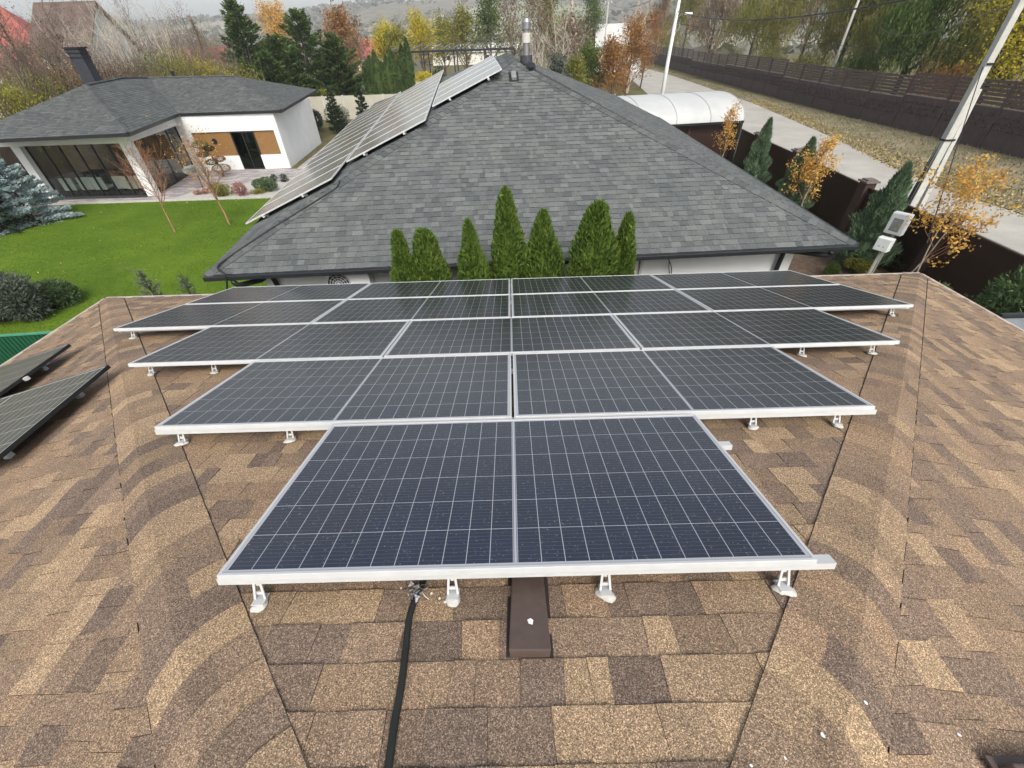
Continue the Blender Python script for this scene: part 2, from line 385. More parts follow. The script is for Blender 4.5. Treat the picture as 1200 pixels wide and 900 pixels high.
def conifer(name, label, loc, h, r, seed, leaf='pine', n=9000, group=None, lsize=.22, bare=.08, power=.8, cat='tree', width=.28, droop=.15, upt=.25, gaps=.25):
    rng = np.random.default_rng(seed); root = empty(name, loc); tag(root, label, cat, group)
    sticks([((0, 0, 0), (0, 0, h * .5), h * .022, h * .014), ((0, 0, h * .5), (0, 0, h * .97), h * .014, h * .003)], M['bark_dark'], 'trunk', root, 6)
    nb = int(24 + h * 9); segs = []; C = []; D = []; per = max(8, n // nb)
    for i in range(nb):
        t = bare + (1 - bare) * (i + rng.uniform(0, 1)) / nb; az = i * 2.399 + rng.normal() * .3
        l = r * ((1 - t) ** power) * rng.uniform(1 - gaps, 1.12) + .05 * r; z0 = t * h
        a = np.array([0, 0, z0]); d = np.array([math.cos(az), math.sin(az), 0])
        tip = a + d * l + np.array([0, 0, l * (-droop + upt * t * 2)])
        segs.append((a, tip, .012 * h * (1 - t) * .6 + .004, .003))
        m = int(per * (.4 + 1.1 * (1 - t))) ; u = rng.uniform(.12, 1.03, m) ** .75
        side = np.array([-math.sin(az), math.cos(az), 0]); sw = (rng.uniform(-1, 1, m) * (1.05 - u) * l * .42)
        P = a + (tip - a) * u[:, None] + side * sw[:, None] + rng.normal(size=(m, 3)) * [.02, .02, .035] * h * .35
        C.append(P); D.append(d * .8 + side * np.sign(sw)[:, None] * .45 + np.array([0, 0, .35]))
    sticks(segs, M['bark_dark'], 'branches', root, 3)
    leafmesh('crown', np.concatenate(C), np.concatenate(D), lsize, lsize * width, L[leaf], root, rng, .6)
    return root

def columnar(name, label, loc, h, r, seed, leaf='thuja', n=6000, group=None, lsize=.07, prof=None, cat='shrub', lean=(0, 0), rough=.12, width=.35):
    rng = np.random.default_rng(seed); root = empty(name, loc); tag(root, label, cat, group)
    prof = prof or (lambda t: np.clip(np.sin(np.clip(t * 1.15 + .18, 0, math.pi / 2 * 1.4)), 0, 1) * (1 - t ** 3.2) ** .75)
    MB_ = MB(); MB_.tube([(0, 0, 0), (lean[0] * .5, lean[1] * .5, h * .5), (lean[0] * .9, lean[1] * .9, h * .92)], [r * .16, r * .1, r * .02], 6); MB_.build('trunk', M['bark_dark'], root)
    t = rng.uniform(0.02, 1, n) ** .9; az = rng.uniform(0, 2 * math.pi, n)
    lob = 1 + rough * np.sin(az * 3 + t * 7 + seed) + rough * .7 * np.sin(az * 7 - t * 19 + seed * 2) + rough * .6 * np.sin(t * 33 + az * 2)
    rad = r * prof(t) * lob * (1 - np.abs(rng.normal(size=n)) * .16)
    C = np.stack([np.cos(az) * rad + lean[0] * t, np.sin(az) * rad + lean[1] * t, t * h + rng.normal(size=n) * .02], 1)
    D = np.stack([np.cos(az) * .45, np.sin(az) * .45, np.ones(n) * .9], 1)
    leafmesh('foliage', C, D, lsize, lsize * width, L[leaf], root, rng, .6)
    # inner mass of older twigs
    K = 10; sec = 12; V = []; Q = []
    for i in range(K + 1):
        tt = i / K * .93
        rr = float(r * prof(np.array([tt]))[0]) * .66
        for j in range(sec):
            a = 2 * math.pi * j / sec; V.append((math.cos(a) * rr + lean[0] * tt, math.sin(a) * rr + lean[1] * tt, tt * h))
    for i in range(K):
        for j in range(sec): Q.append((i * sec + j, i * sec + (j + 1) % sec, (i + 1) * sec + (j + 1) % sec, (i + 1) * sec + j))
    mesh_np('inner_twigs', V, quads=Q, mat=L[leaf], parent=root, smooth=True)
    return root

def shrub(name, label, loc, rx, ry, h, seed, leaf='green', n=1500, lsize=.06, group=None, cat='shrub', width=.6, stems=True, lobes=5):
    rng = np.random.default_rng(seed); root = empty(name, loc); tag(root, label, cat, group)
    lc = np.stack([rng.uniform(-.5, .5, lobes) * rx, rng.uniform(-.5, .5, lobes) * ry, rng.uniform(.35, .62, lobes) * h], 1)
    k = rng.integers(0, lobes, n); v = rng.normal(size=(n, 3)); v /= np.linalg.norm(v, axis=1, keepdims=True); v *= rng.uniform(.55, 1.02, n)[:, None] ** .6
    C = lc[k] + v * [rx * .6, ry * .6, h * .42]; C[:, 2] = np.maximum(C[:, 2], .01)
    if stems:
        segs = [((rng.normal() * .04 * rx, rng.normal() * .04 * ry, 0), tuple(C[rng.integers(0, n)] * .92), .012 + h * .006, .004) for i in range(14)]
        sticks(segs, M['bark_dark'], 'stems', root, 4)
    leafmesh('foliage', C, v + [0, 0, .4], lsize, lsize * width, L[leaf], root, rng, .8)
    return root

# ------------------------------------------------------------------ ground and terrain
def m_ground():
    b = NB('rough_ground'); v = b.pos(); n1 = b.noise(v, .35, 6, .6); n2 = b.noise(v, 5, 5, .7)
    near = b.ramp(n1, [(.3, (.06, .07, .025)), (.5, (.12, .11, .05)), (.7, (.16, .13, .08))])
    near = b.mix(1, near, b.ramp(n2, [(.3, (.7,) * 3), (.7, (1.25,) * 3)]), 'MULTIPLY')
    mp = b.n('Mapping'); mp.inputs['Scale'].default_value = (.0035, .0016, .0035); b.l(v, mp.inputs[0])
    vo = b.n('TexVoronoi'); vo.inputs['Scale'].default_value = 1.6; b.l(mp.outputs[0], vo.inputs['Vector'])
    sp = b.n('SeparateColor'); b.l(vo.outputs['Color'], sp.inputs[0])
    far = b.ramp(sp.outputs[0], [(0, (.15, .135, .1)), (.3, (.19, .21, .12)), (.5, (.12, .115, .09)), (.75, (.26, .24, .18)), (1, (.14, .16, .11))], 'CONSTANT')  # distance haze partly put into these lightened field colours
    n3 = b.noise(v, .02, 6, .7); far = b.mix(1, far, b.ramp(n3, [(.35, (.55,) * 3), (.6, (1.2,) * 3)]), 'MULTIPLY')
    s = b.n('SeparateXYZ'); b.l(v, s.inputs[0])
    f = b.math('DIVIDE', b.math('SUBTRACT', s.outputs[1], 170), 80, True)
    b.l(b.mix(f, near, far), b.p.inputs['Base Color']); b.setp(Roughness=.95); b.p.inputs['Specular IOR Level'].default_value = .1
    return b.m
def ssf(x, a, b): t = np.clip((x - a) / (b - a), 0, 1); return t * t * (3 - 2 * t)
def terrain_z(x, y):
    d = y
    z = -12 * ssf(d, 150, 380) + (12 + 78) * ssf(d, 480, 1500)
    hump = 1 + .10 * np.sin(x / 310 + 1.2) + .07 * np.sin(x / 140 + d / 400) - .22 * ssf(x, 500, 2200) - .32 * ssf(-x, 900, 2200)
    z = np.where(d > 480, -12 + (z + 12) * hump, z)
    return z + np.where(d > 700, 3.0 * np.sin(x / 55 + d / 90), 0)
xs = np.unique(np.concatenate([np.linspace(-3600, 3600, 145), np.linspace(-80, 80, 17)])); ys = np.concatenate([np.linspace(-40, 140, 10), np.linspace(160, 500, 12), np.linspace(540, 2000, 40), [2600, 3200]])
XX, YY = np.meshgrid(xs, ys); ZZ = terrain_z(XX, YY)
V = np.stack([XX, YY, ZZ], -1).reshape(-1, 3); nx = len(xs)
Q = np.array([(j * nx + i, j * nx + i + 1, (j + 1) * nx + i + 1, (j + 1) * nx + i) for j in range(len(ys) - 1) for i in range(nx - 1)])
struct(mesh_np('ground', V, quads=Q, mat=m_ground(), smooth=True))

def sheet(name, pts, z, mat):
    b = MB(); b.poly([(p[0], p[1], z) for p in pts]); return struct(b.build(name, mat))
def m_lawn():
    b = NB('lawn_green'); v = b.pos(); n = b.noise(v, .45, 6, .7); n2 = b.noise(v, 22, 4, .7)
    c = b.ramp(n, [(.3, (.06, .115, .008)), (.7, (.125, .2, .016))]); c = b.mix(1, c, b.ramp(n2, [(.3, (.7,) * 3), (.7, (1.3,) * 3)]), 'MULTIPLY')
    b.l(c, b.p.inputs['Base Color']); b.setp(Roughness=.9); b.p.inputs['Specular IOR Level'].default_value = .15; b.bump(n2, .6, .03); return b.m
lawnp = [(-22.2, 16.8), (-21.0, 19.6), (-22.6, 21.95), (-7.4, 22.0), (-7.4, 4), (-13.5, 4), (-19.5, 11)]
sheet('lawn', lawnp, .02, m_lawn())
sheet('side_lawn', [(7.4, 5.6), (9.6, 5.6), (9.3, 9.5), (7.6, 11.5)], .02, bpy.data.materials['lawn_green'])
def inpoly(P, poly):
    x, y = P[:, 0], P[:, 1]; c = np.zeros(len(P), bool); n = len(poly)
    for i in range(n):
        x1, y1 = poly[i]; x2, y2 = poly[(i + 1) % n]
        k = ((y1 > y) != (y2 > y)) & (x < (x2 - x1) * (y - y1) / (y2 - y1 + 1e-12) + x1); c ^= k
    return c
def scatter(name, label, poly, n, z, leaf, ln, wd, seed, upv=1.0, jit=.7, cat='grass'):
    rng = np.random.default_rng(seed); p = np.array(poly); P = np.stack([rng.uniform(p[:, 0].min(), p[:, 0].max(), n), rng.uniform(p[:, 1].min(), p[:, 1].max(), n)], 1)
    P = P[inpoly(P, poly)]; C = np.concatenate([P, np.full((len(P), 1), z)], 1)
    D = np.tile(np.array([0, 0, upv]), (len(P), 1)) + rng.normal(size=(len(P), 3)) * (.35 if upv else [1, 1, .15])
    o = leafmesh(name, C, D, ln, wd, L[leaf], None, rng, jit); tag(o, label, cat, kind='stuff'); return o
scatter('grass', 'bright green mown grass of the garden lawn', lawnp, 170000, .03, 'grass', .05, .014, 5)

def m_asphalt():
    b = NB('pale_dusty_road'); v = b.pos(); n = b.noise(v, .5, 6, .65); n2 = b.noise(v, 30, 3, .6)
    c = b.ramp(n, [(.3, (.3, .285, .25)), (.7, (.4, .385, .345))]); c = b.mix(1, c, b.ramp(n2, [(.3, (.88,) * 3), (.7, (1.1,) * 3)]), 'MULTIPLY')
    b.l(c, b.p.inputs['Base Color']); b.setp(Roughness=.92); b.bump(n2, .3, .01); return b.m
road_r = [(20.9, -30), (20.6, 16.2), (20.5, 19.9), (21.2, 24.7), (22.9, 32.1), (26.2, 52), (30, 90), (33, 140)]
road_l = [(27.5, 140), (22, 90), (16.5, 52), (14.2, 32), (13.3, 20), (12.9, -30)]
sheet('road', road_r + road_l, .012, m_asphalt())
def m_verge():
    b = NB('dry_leafy_verge'); v = b.pos(); n = b.noise(v, .45, 6, .7); n2 = b.noise(v, 9, 5, .75)
    c = b.ramp(n, [(.3, (.12, .115, .05)), (.5, (.2, .17, .1)), (.7, (.3, .25, .16))]); c = b.mix(1, c, b.ramp(n2, [(.3, (.6,) * 3), (.7, (1.35,) * 3)]), 'MULTIPLY')
    b.l(c, b.p.inputs['Base Color']); b.setp(Roughness=.95); b.bump(n2, .8, .05); return b.m
vergep = [(21.0, -30), (20.7, 16.2), (20.6, 19.9), (21.3, 24.7), (23.0, 32.1), (26.3, 52), (30.2, 90), (33.2, 140), (34.5, 140), (31, 80), (29.2, 40), (29.1, 10), (29.1, -30)]
sheet('verge', vergep, .02, m_verge())
scatter('fallen_leaves', 'pale fallen leaves lying along the roadside verge', [(20.3, 12), (20.2, 20), (21.2, 26), (23.2, 34), (26.5, 54), (28.5, 54), (25, 34), (23.6, 24), (22.8, 12)], 22000, .04, 'litter', .12, .09, 8, 0, 1, 'leaves')
scatter('dry_grass', 'dry olive grass tufts covering the verge below the long brown fence', vergep, 60000, .07, 'straw', .2, .05, 9)

# soil bed at the left edge of the lawn, paved path and patio
M['soil'] = simple('mulch_soil', (.11, .075, .05), .95, 0, .35, 6, .6)
sheet('mulch_bed', [(-22.2, 16.8), (-21.0, 19.6), (-22.6, 21.9), (-30, 22), (-30, 10), (-19.5, 11)], .016, M['soil'])
def m_paver():
    b = NB('mixed_pavers'); v = b.pos(); br = b.n('TexBrick'); b.l(v, br.inputs['Vector']); br.inputs['Scale'].default_value = 1.0
    br.inputs['Brick Width'].default_value = .5; br.inputs['Row Height'].default_value = .25; br.inputs['Mortar Size'].default_value = .012
    br.inputs['Color1'].default_value = (.42, .38, .37, 1); br.inputs['Color2'].default_value = (.17, .16, .165, 1); br.inputs['Mortar'].default_value = (.2, .19, .18, 1); br.inputs['Bias'].default_value = -.2
    n = b.noise(v, 6, 4, .6); c = b.mix(1, br.outputs['Color'], b.ramp(n, [(.3, (.8,) * 3), (.7, (1.15,) * 3)]), 'MULTIPLY')
    b.l(c, b.p.inputs['Base Color']); b.setp(Roughness=.85); return b.m
sheet('patio', [(-27, 22.05), (-9.2, 22.05), (-9.2, 27), (-12.3, 36.5), (-14, 36.5), (-13.3, 28.3), (-20.5, 28.9), (-27, 28)], .03, m_paver())
kb = MB(); kb.box((-17.7, 21.97, .05), (17.6, .12, .1)); struct(kb.build('patio_kerb', M['concrete']))
M['gravel'] = simple('pale_gravel', (.4, .38, .35), .95, 0, .35, 25, .8, bscale=40)
sheet('gravel_bed', [(-17.4, 22.2), (-11.0, 22.2), (-11.0, 24.6), (-13.5, 25.2), (-17, 24.6)], .045, M['gravel'])
sheet('side_gravel', [(9.3, 9.6), (9.6, 5.6), (11.8, 5.6), (11.8, 13), (8.4, 13)], .017, M['soil'])

# ------------------------------------------------------------------ shingles
def clip(poly, edges):
    """Sutherland-Hodgman in 2D; edges: (nx, ny, d) keep nx*x+ny*y<=d"""
    for nx_, ny_, d in edges:
        out = []
        for i in range(len(poly)):
            a, b = poly[i], poly[(i + 1) % len(poly)]; fa = nx_ * a[0] + ny_ * a[1] - d; fb = nx_ * b[0] + ny_ * b[1] - d
            if fa <= 0: out.append(a)
            if (fa < 0 < fb) or (fb < 0 < fa):
                t = fa / (fa - fb); out.append((a[0] + (b[0] - a[0]) * t, a[1] + (b[1] - a[1]) * t))
        poly = out
        if len(poly) < 3: return []
    return poly
def edges_of(poly):
    """half planes of a counter-clockwise convex polygon"""
    E_ = []
    for i in range(len(poly)):
        (x1, y1), (x2, y2) = poly[i], poly[(i + 1) % len(poly)]; nx_, ny_ = y2 - y1, -(x2 - x1); l = math.hypot(nx_, ny_)
        if l < 1e-6: continue
        nx_ /= l; ny_ /= l; E_.append((nx_, ny_, nx_ * x1 + ny_ * y1))
    return E_
def pick(pal, rng):
    c = pal[int(rng.integers(0, len(pal)))]; k = rng.uniform(.9, 1.1); return (c[0] * k, c[1] * k, c[2] * k, 1)
def shingles(mb, P2W, N, poly, expo, wr, pal, seed, th=.007, slant=.012, runs=None):
    """overlapping tabs over a convex region; a along the course, b up the slope; butt edge of each tab stands proud"""
    rng = np.random.default_rng(seed); E_ = edges_of(poly)
    a0 = min(p[0] for p in poly); a1 = max(p[0] for p in poly); b0 = min(p[1] for p in poly); b1 = max(p[1] for p in poly)
    nrow = int((b1 - b0) / expo) + 2
    for i in range(nrow):
        bl = b0 + i * expo; bh = bl + expo; a = a0 - rng.uniform(0, wr[1]); up = rng.random() < .5; base = pick(pal, rng)
        s0 = 0.0
        while a < a1:
            w = rng.uniform(*wr); up = not up; s = rng.uniform(-slant, slant)
            t0 = th * (1.0 if up else .5); c = pick(pal, rng)
            if rng.random() < .1: c = base
            base = c
            q = clip([(a, bl), (a + w, bl), (a + w + s, bh), (a + s0, bh)], E_)
            a += w + .0012; s0 = s
            if len(q) < 3: continue
            lift = lambda p: t0 * (1 - (p[1] - bl) / expo) + .0015
            top = [P2W(p[0], p[1]) + N * lift(p) for p in q]; bot = [P2W(p[0], p[1]) - N * .002 for p in q]
            mb.poly(top, c)
            ce = (c[0] * .42, c[1] * .4, c[2] * .4, 1)      # exposed asphalt edge
            for k in range(len(q)):
                k2 = (k + 1) % len(q); mb.poly([top[k], bot[k], bot[k2], top[k2]], ce)

def plane_face(O, adir, bdir):
    O = Vector(O); adir = Vector(adir).normalized(); bdir = Vector(bdir).normalized(); N = adir.cross(bdir).normalized()
    if N.z < 0: N = -N
    return (lambda a, b: O + adir * a + bdir * b), N
def to2(O, adir, bdir, p):
    d = Vector(p) - Vector(O); return (d.dot(Vector(adir).normalized()), d.dot(Vector(bdir).normalized()))
def ccw(p):
    A = sum(p[i][0] * p[(i + 1) % len(p)][1] - p[(i + 1) % len(p)][0] * p[i][1] for i in range(len(p)))
    return p if A > 0 else p[::-1]
def face_shingles(mb, corners, course, expo, wr, pal, seed, **k):
    """corners: planar convex 3D polygon, course: direction of the courses"""
    P = [Vector(c) for c in corners]; n = (P[1] - P[0]).cross(P[2] - P[0]).normalized()
    if n.z < 0: n = -n
    a = Vector(course).normalized(); a = (a - n * a.dot(n)).normalized(); b = n.cross(a)
    if b.z < 0: b = -b
    O = P[0]; f, N = plane_face(O, a, b); poly = ccw([to2(O, a, b, p) for p in P])
    shingles(mb, f, N, poly, expo, wr, pal, seed, **k)
    return N

# ------------------------------------------------------------------ our brown-roofed house
TA = math.tan(R(15)); ZE = 3.016; YE = 5.27; XE = 6.36; YA = -1.36; ZA = ZE + (YE - YA) * TA; YB = -14.0
PALB = [(.30, .225, .155), (.275, .2, .14), (.245, .182, .132), (.21, .158, .12), (.17, .132, .108), (.148, .116, .1), (.19, .145, .118), (.33, .25, .17), (.25, .19, .135), (.225, .17, .13)]
PALB = [((c[0] * .86 + .234 * .14) * 1.1, (c[1] * .86 + .175 * .14) * 1.045, (c[2] * .86 + .13 * .14) * .97) for c in PALB]
house = empty('brown_shingled_house', (0, 0, 0)); tag(house, 'low house under the camera with brown granulated shingle hip roof', 'house')
A_ = Vector((0, YA, ZA)); RC = Vector((XE, YE, ZE)); LC = Vector((-XE, YE, ZE))
hb = MB()
hb.poly([LC, RC, A_]); hb.poly([RC, (XE, YB, ZE), (0, YB, ZA), A_]); hb.poly([LC, A_, (0, YB, ZA), (-XE, YB, ZE)])
roof = hb.build('roof_deck', M['tar'], house)
sb = MB()
D1, D2 = .20, .10
# front face, cut along both hips
hipR = (RC - A_).normalized(); hipL = (LC - A_).normalized()
NF = Vector((0, math.sin(R(15)), math.cos(R(15))))
def inset(p, hip, N, d):  # offset across the hip inside the plane
    c = hip.cross(N).normalized(); return p + c * d
cR = hipR.cross(NF).normalized(); cR = cR if cR.x < 0 else -cR
cL = hipL.cross(NF).normalized(); cL = cL if cL.x > 0 else -cL
apexF = A_ + Vector((0, D1 / abs(cR.x) * 0 + 0, 0))
# intersection of inset lines at x=0
k = -(cR.x * D1) / hipR.x; apF = A_ + cR * D1 + hipR * k
rF = RC + cR * D1; rF = rF + hipR * ((YE - rF.y) / hipR.y); lF = Vector((-rF.x, rF.y, rF.z))
dn = Vector((0, .02, -.02 * TA))
face_shingles(sb, [lF + dn, rF + dn, apF], (1, 0, 0), .1335, (.06, .19), PALB, 4)
# side faces
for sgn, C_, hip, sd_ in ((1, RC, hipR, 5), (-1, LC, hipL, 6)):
    slope = math.atan2(ZA - ZE, XE); N_ = Vector((sgn * math.sin(slope), 0, math.cos(slope)))
    c = hip.cross(N_).normalized(); c = c if c.x * sgn > 0 else -c
    e0 = C_ + c * D2; e0 = e0 + hip * ((XE - abs(e0.x)) / abs(hip.x)) ; a0 = A_ + c * D2; a0 = a0 + hip * (-(a0.x) / hip.x)
    o = Vector((sgn * .02, 0, -.005))
    face_shingles(sb, [e0 + o, a0, Vector((0, YB, ZA)), Vector((sgn * XE, YB, ZE)) + o], (0, 1, 0), .1335, (.06, .2), PALB, sd_, th=.0095)
    # hip band of bent strips
    rng = np.random.default_rng(40 + sd_); cf = (cR if sgn > 0 else cL); Ltot = (C_ - A_).length; K = 7; D = D1 + D2
    sv = 0; dd = .02
    def HP(s, w, lift):
        ww = w
        base = A_ + hip * s + (c * w if w > 0 else cf * (-w))
        rnd = 0
        nn = (NF + N_).normalized() if abs(w) < .004 else (N_ if w > 0 else NF)
        return base + nn * (lift + rnd)
    phi = lambda t: .2 * t - 1.2 * t * t / (2 * D)
    s = -.4; prev = pick(PALB, rng)
    while s < Ltot + .3:
        ex = .139 * rng.uniform(.93, 1.07); cuts = [0] + sorted(rng.uniform(.15, .85, int(rng.integers(0, 2)))) + [1]
        for q in range(len(cuts) - 1):
            cc = pick(PALB, rng); prev = cc
            kk = max(2, int(K * (cuts[q + 1] - cuts[q])) + 1); ts = list(np.linspace(cuts[q], cuts[q + 1], kk + 1) * D)
            if ts[0] + 1e-4 < D1 < ts[-1] - 1e-4: ts = sorted(ts + [D1])
            kk = len(ts) - 1
            lim = lambda v: min(max(v, 0.0), Ltot)
            for i in range(kk):
                t0, t1 = ts[i], ts[i + 1]; w0, w1 = t0 - D1, t1 - D1
                lo0, lo1 = lim(s + ex + phi(t0)), lim(s + ex + phi(t1)); hi0, hi1 = lim(s + phi(t0)), lim(s + phi(t1))
                if lo0 - hi0 < .002 and lo1 - hi1 < .002: continue
                TH = .0125; p = [HP(lo0, w0, TH), HP(lo1, w1, TH), HP(hi1, w1, .006), HP(hi0, w0, .006)]
                sb.poly(p, cc); sb.poly([p[0], HP(lo0, w0, 0), HP(lo1, w1, 0), p[1]], (cc[0] * .42, cc[1] * .4, cc[2] * .4, 1))
                if i == 0 and q == 0: sb.poly([p[3], HP(hi0, w0, -.002), HP(lo0, w0, -.002), p[0]], (.09, .07, .058, 1))  # band's front side coloured dark to deepen the step's shadow line
                if i == kk - 1 and q == len(cuts) - 2: sb.poly([p[1], HP(lo1, w1, -.002), HP(hi1, w1, -.002), p[2]], cc)
        s += ex
    # dark tar strip painting the step's shadow line where the band laps
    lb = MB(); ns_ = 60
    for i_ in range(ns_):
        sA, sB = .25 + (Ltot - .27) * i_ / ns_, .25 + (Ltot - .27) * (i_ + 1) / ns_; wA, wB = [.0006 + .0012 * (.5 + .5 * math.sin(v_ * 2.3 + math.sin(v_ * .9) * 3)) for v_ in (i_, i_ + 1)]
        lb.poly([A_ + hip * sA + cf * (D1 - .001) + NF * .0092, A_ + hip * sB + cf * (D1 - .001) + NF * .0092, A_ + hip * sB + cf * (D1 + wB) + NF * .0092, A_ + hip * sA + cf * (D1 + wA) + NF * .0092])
    lb.build('lap_shade_line', simple('lap_shade_tar', (.085, .065, .052), .95), house)
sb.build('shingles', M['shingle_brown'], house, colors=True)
eb = MB()
eb.bar((-XE - .03, YE + .03, ZE - .012), (XE + .03, YE + .03, ZE - .012), .05, .03)
for sgn in (1, -1): eb.bar((sgn * (XE + .03), YB, ZE - .012), (sgn * (XE + .03), YE + .005, ZE - .012), .05, .03)
eb.build('drip_edge', simple('pale_drip_edge', (.42, .36, .3), .6), house)
fb = MB(); fb.bar((-XE + .02, YE - .01, ZE - .13), (XE - .02, YE - .01, ZE - .13), .03, .2)
for sgn in (1, -1): fb.bar((sgn * (XE - .01), YB, ZE - .13), (sgn * (XE - .01), YE - .03, ZE - .13), .03, .2)
fb.build('fascia', M['fence_post'], house)
wb = MB(); wb.box((0, (YE + YB) / 2 - .25, 1.42), (11.7, YE - YB - 1.2, 2.84)); wb.build('wall', M['cream_plaster'], house)
# white specks dropped on the roof
rng = np.random.default_rng(3)
for (px, py, r_) in [(964, 862, .006), (1014, 824, .005), (920, 889, .004), (880, 898, .004), (1124, 862, .004), (470, 690, .004), (522, 706, .006), (515, 702, .005), (506, 696, .005)]:
    d = ray(px, py); t = ((ZE + .012 + (YE - CAMP[1]) * TA) - CAMP[2]) / (d[2] + d[1] * TA); c = Vector(CAMP + d * t)
    pts = [c + Vector((math.cos(a) * r_ * rng.uniform(.6, 1.2), math.sin(a) * r_ * rng.uniform(.8, 1.6), 0)) + NF * .003 for a in np.linspace(0, 5.4, 7)]
    pts = [p - NF * ((p - c).dot(NF) - .003) for p in pts]
    sp = MB(); sp.poly(pts); sp.build('white_speck', M['white_plastic'], house)

# ------------------------------------------------------------------ array on the front face (u across, v down the slope, n off the roof)
SC = [math.sin(R(15)), math.cos(R(15))]
def U(u, v, n=0): return Vector((u, v * SC[1] + n * SC[0], 4.584 - v * SC[0] + n * SC[1]))
RM = Matrix(((1, 0, 0, 0), (0, SC[1], SC[0], 0), (0, -SC[0], SC[1], 0), (0, 0, 0, 1)))
PW, PH, FR, TH_ = 2.094, 1.044, .012, .03
M['cells'] = m_cells('navy_cells', PW, PH, FR, (.007, .013, .036), line=(.36, .37, .40), dust_sheen=.055, ln=.0013)
M['cells_dark'] = m_cells('dark_green_black_cells', PW, PH, .01, (.016, .02, .018), line=(.5, .52, .5), swap=False, dust_sheen=.12, bus=.5)
M['cells_grey'] = m_cells('sky_sheen_cells', 2.2, 1.1, .02, (.07, .075, .078), dust_sheen=.5, n_long=12, bus=0, swap=True, ln=.002, line=(.5, .51, .51), rough=.1)  # pale base and raised dust paint the sky's reflection into the cells
def make_panel(w, h, fr, frame_mat, cell_mat, name='solar_panel', backsheet=True):
    root = empty(name)
    f = MB(); z = -TH_ / 2
    f.box((0, -h / 2 + fr / 2, z), (w, fr, TH_)); f.box((0, h / 2 - fr / 2, z), (w, fr, TH_))
    f.box((-w / 2 + fr / 2, 0, z), (fr, h - 2 * fr, TH_)); f.box((w / 2 - fr / 2, 0, z), (fr, h - 2 * fr, TH_))
    f.build('frame', frame_mat, root, bevel=.0015)
    g = MB(); g.box((0, 0, -.0055), (w - 2 * fr, h - 2 * fr, .006)); g.build('cell_sheet', cell_mat, root)
    return root
def copy_tree(o, parent=None):
    c = o.copy(); COL.objects.link(c); c.parent = parent
    for ch in list(o.children): copy_tree(ch, c)
    return c
proto = make_panel(PW, PH, FR, M['alu_white'], M['cells'])
ordw = ['leftmost', 'second from left', 'third from left', 'rightmost']
rows = [(1, 'front row nearest the camera'), (2, 'second row'), (3, 'third row'), (4, 'fourth row'), (4, 'fifth, farthest row')]
VP = 1.072; first = True; rngp = np.random.default_rng(2)
for r_, (n_, rn) in enumerate(rows):
    for k in range(n_):
        o = proto if first else copy_tree(proto); first = False
        g_ = .014; wdt = PW + g_; u = (k - (n_ - 1) / 2) * wdt
        v = r_ * VP + PH / 2
        o.matrix_world = Matrix.Translation(U(u, v, rngp.uniform(-.001, .001))) @ RM
        if n_ == 1: lb_ = 'single navy solar panel of the front row, nearest the camera'
        else:
            pos = {2: ['left', 'right'], 3: ['left', 'middle', 'right'], 4: ['leftmost', 'inner left', 'inner right', 'rightmost']}[n_][k]
            lb_ = f'{pos} white-framed solar panel of the {rn} on the brown roof'
        tag(o, lb_, 'solar panel', 'white framed solar panels of the stepped array')
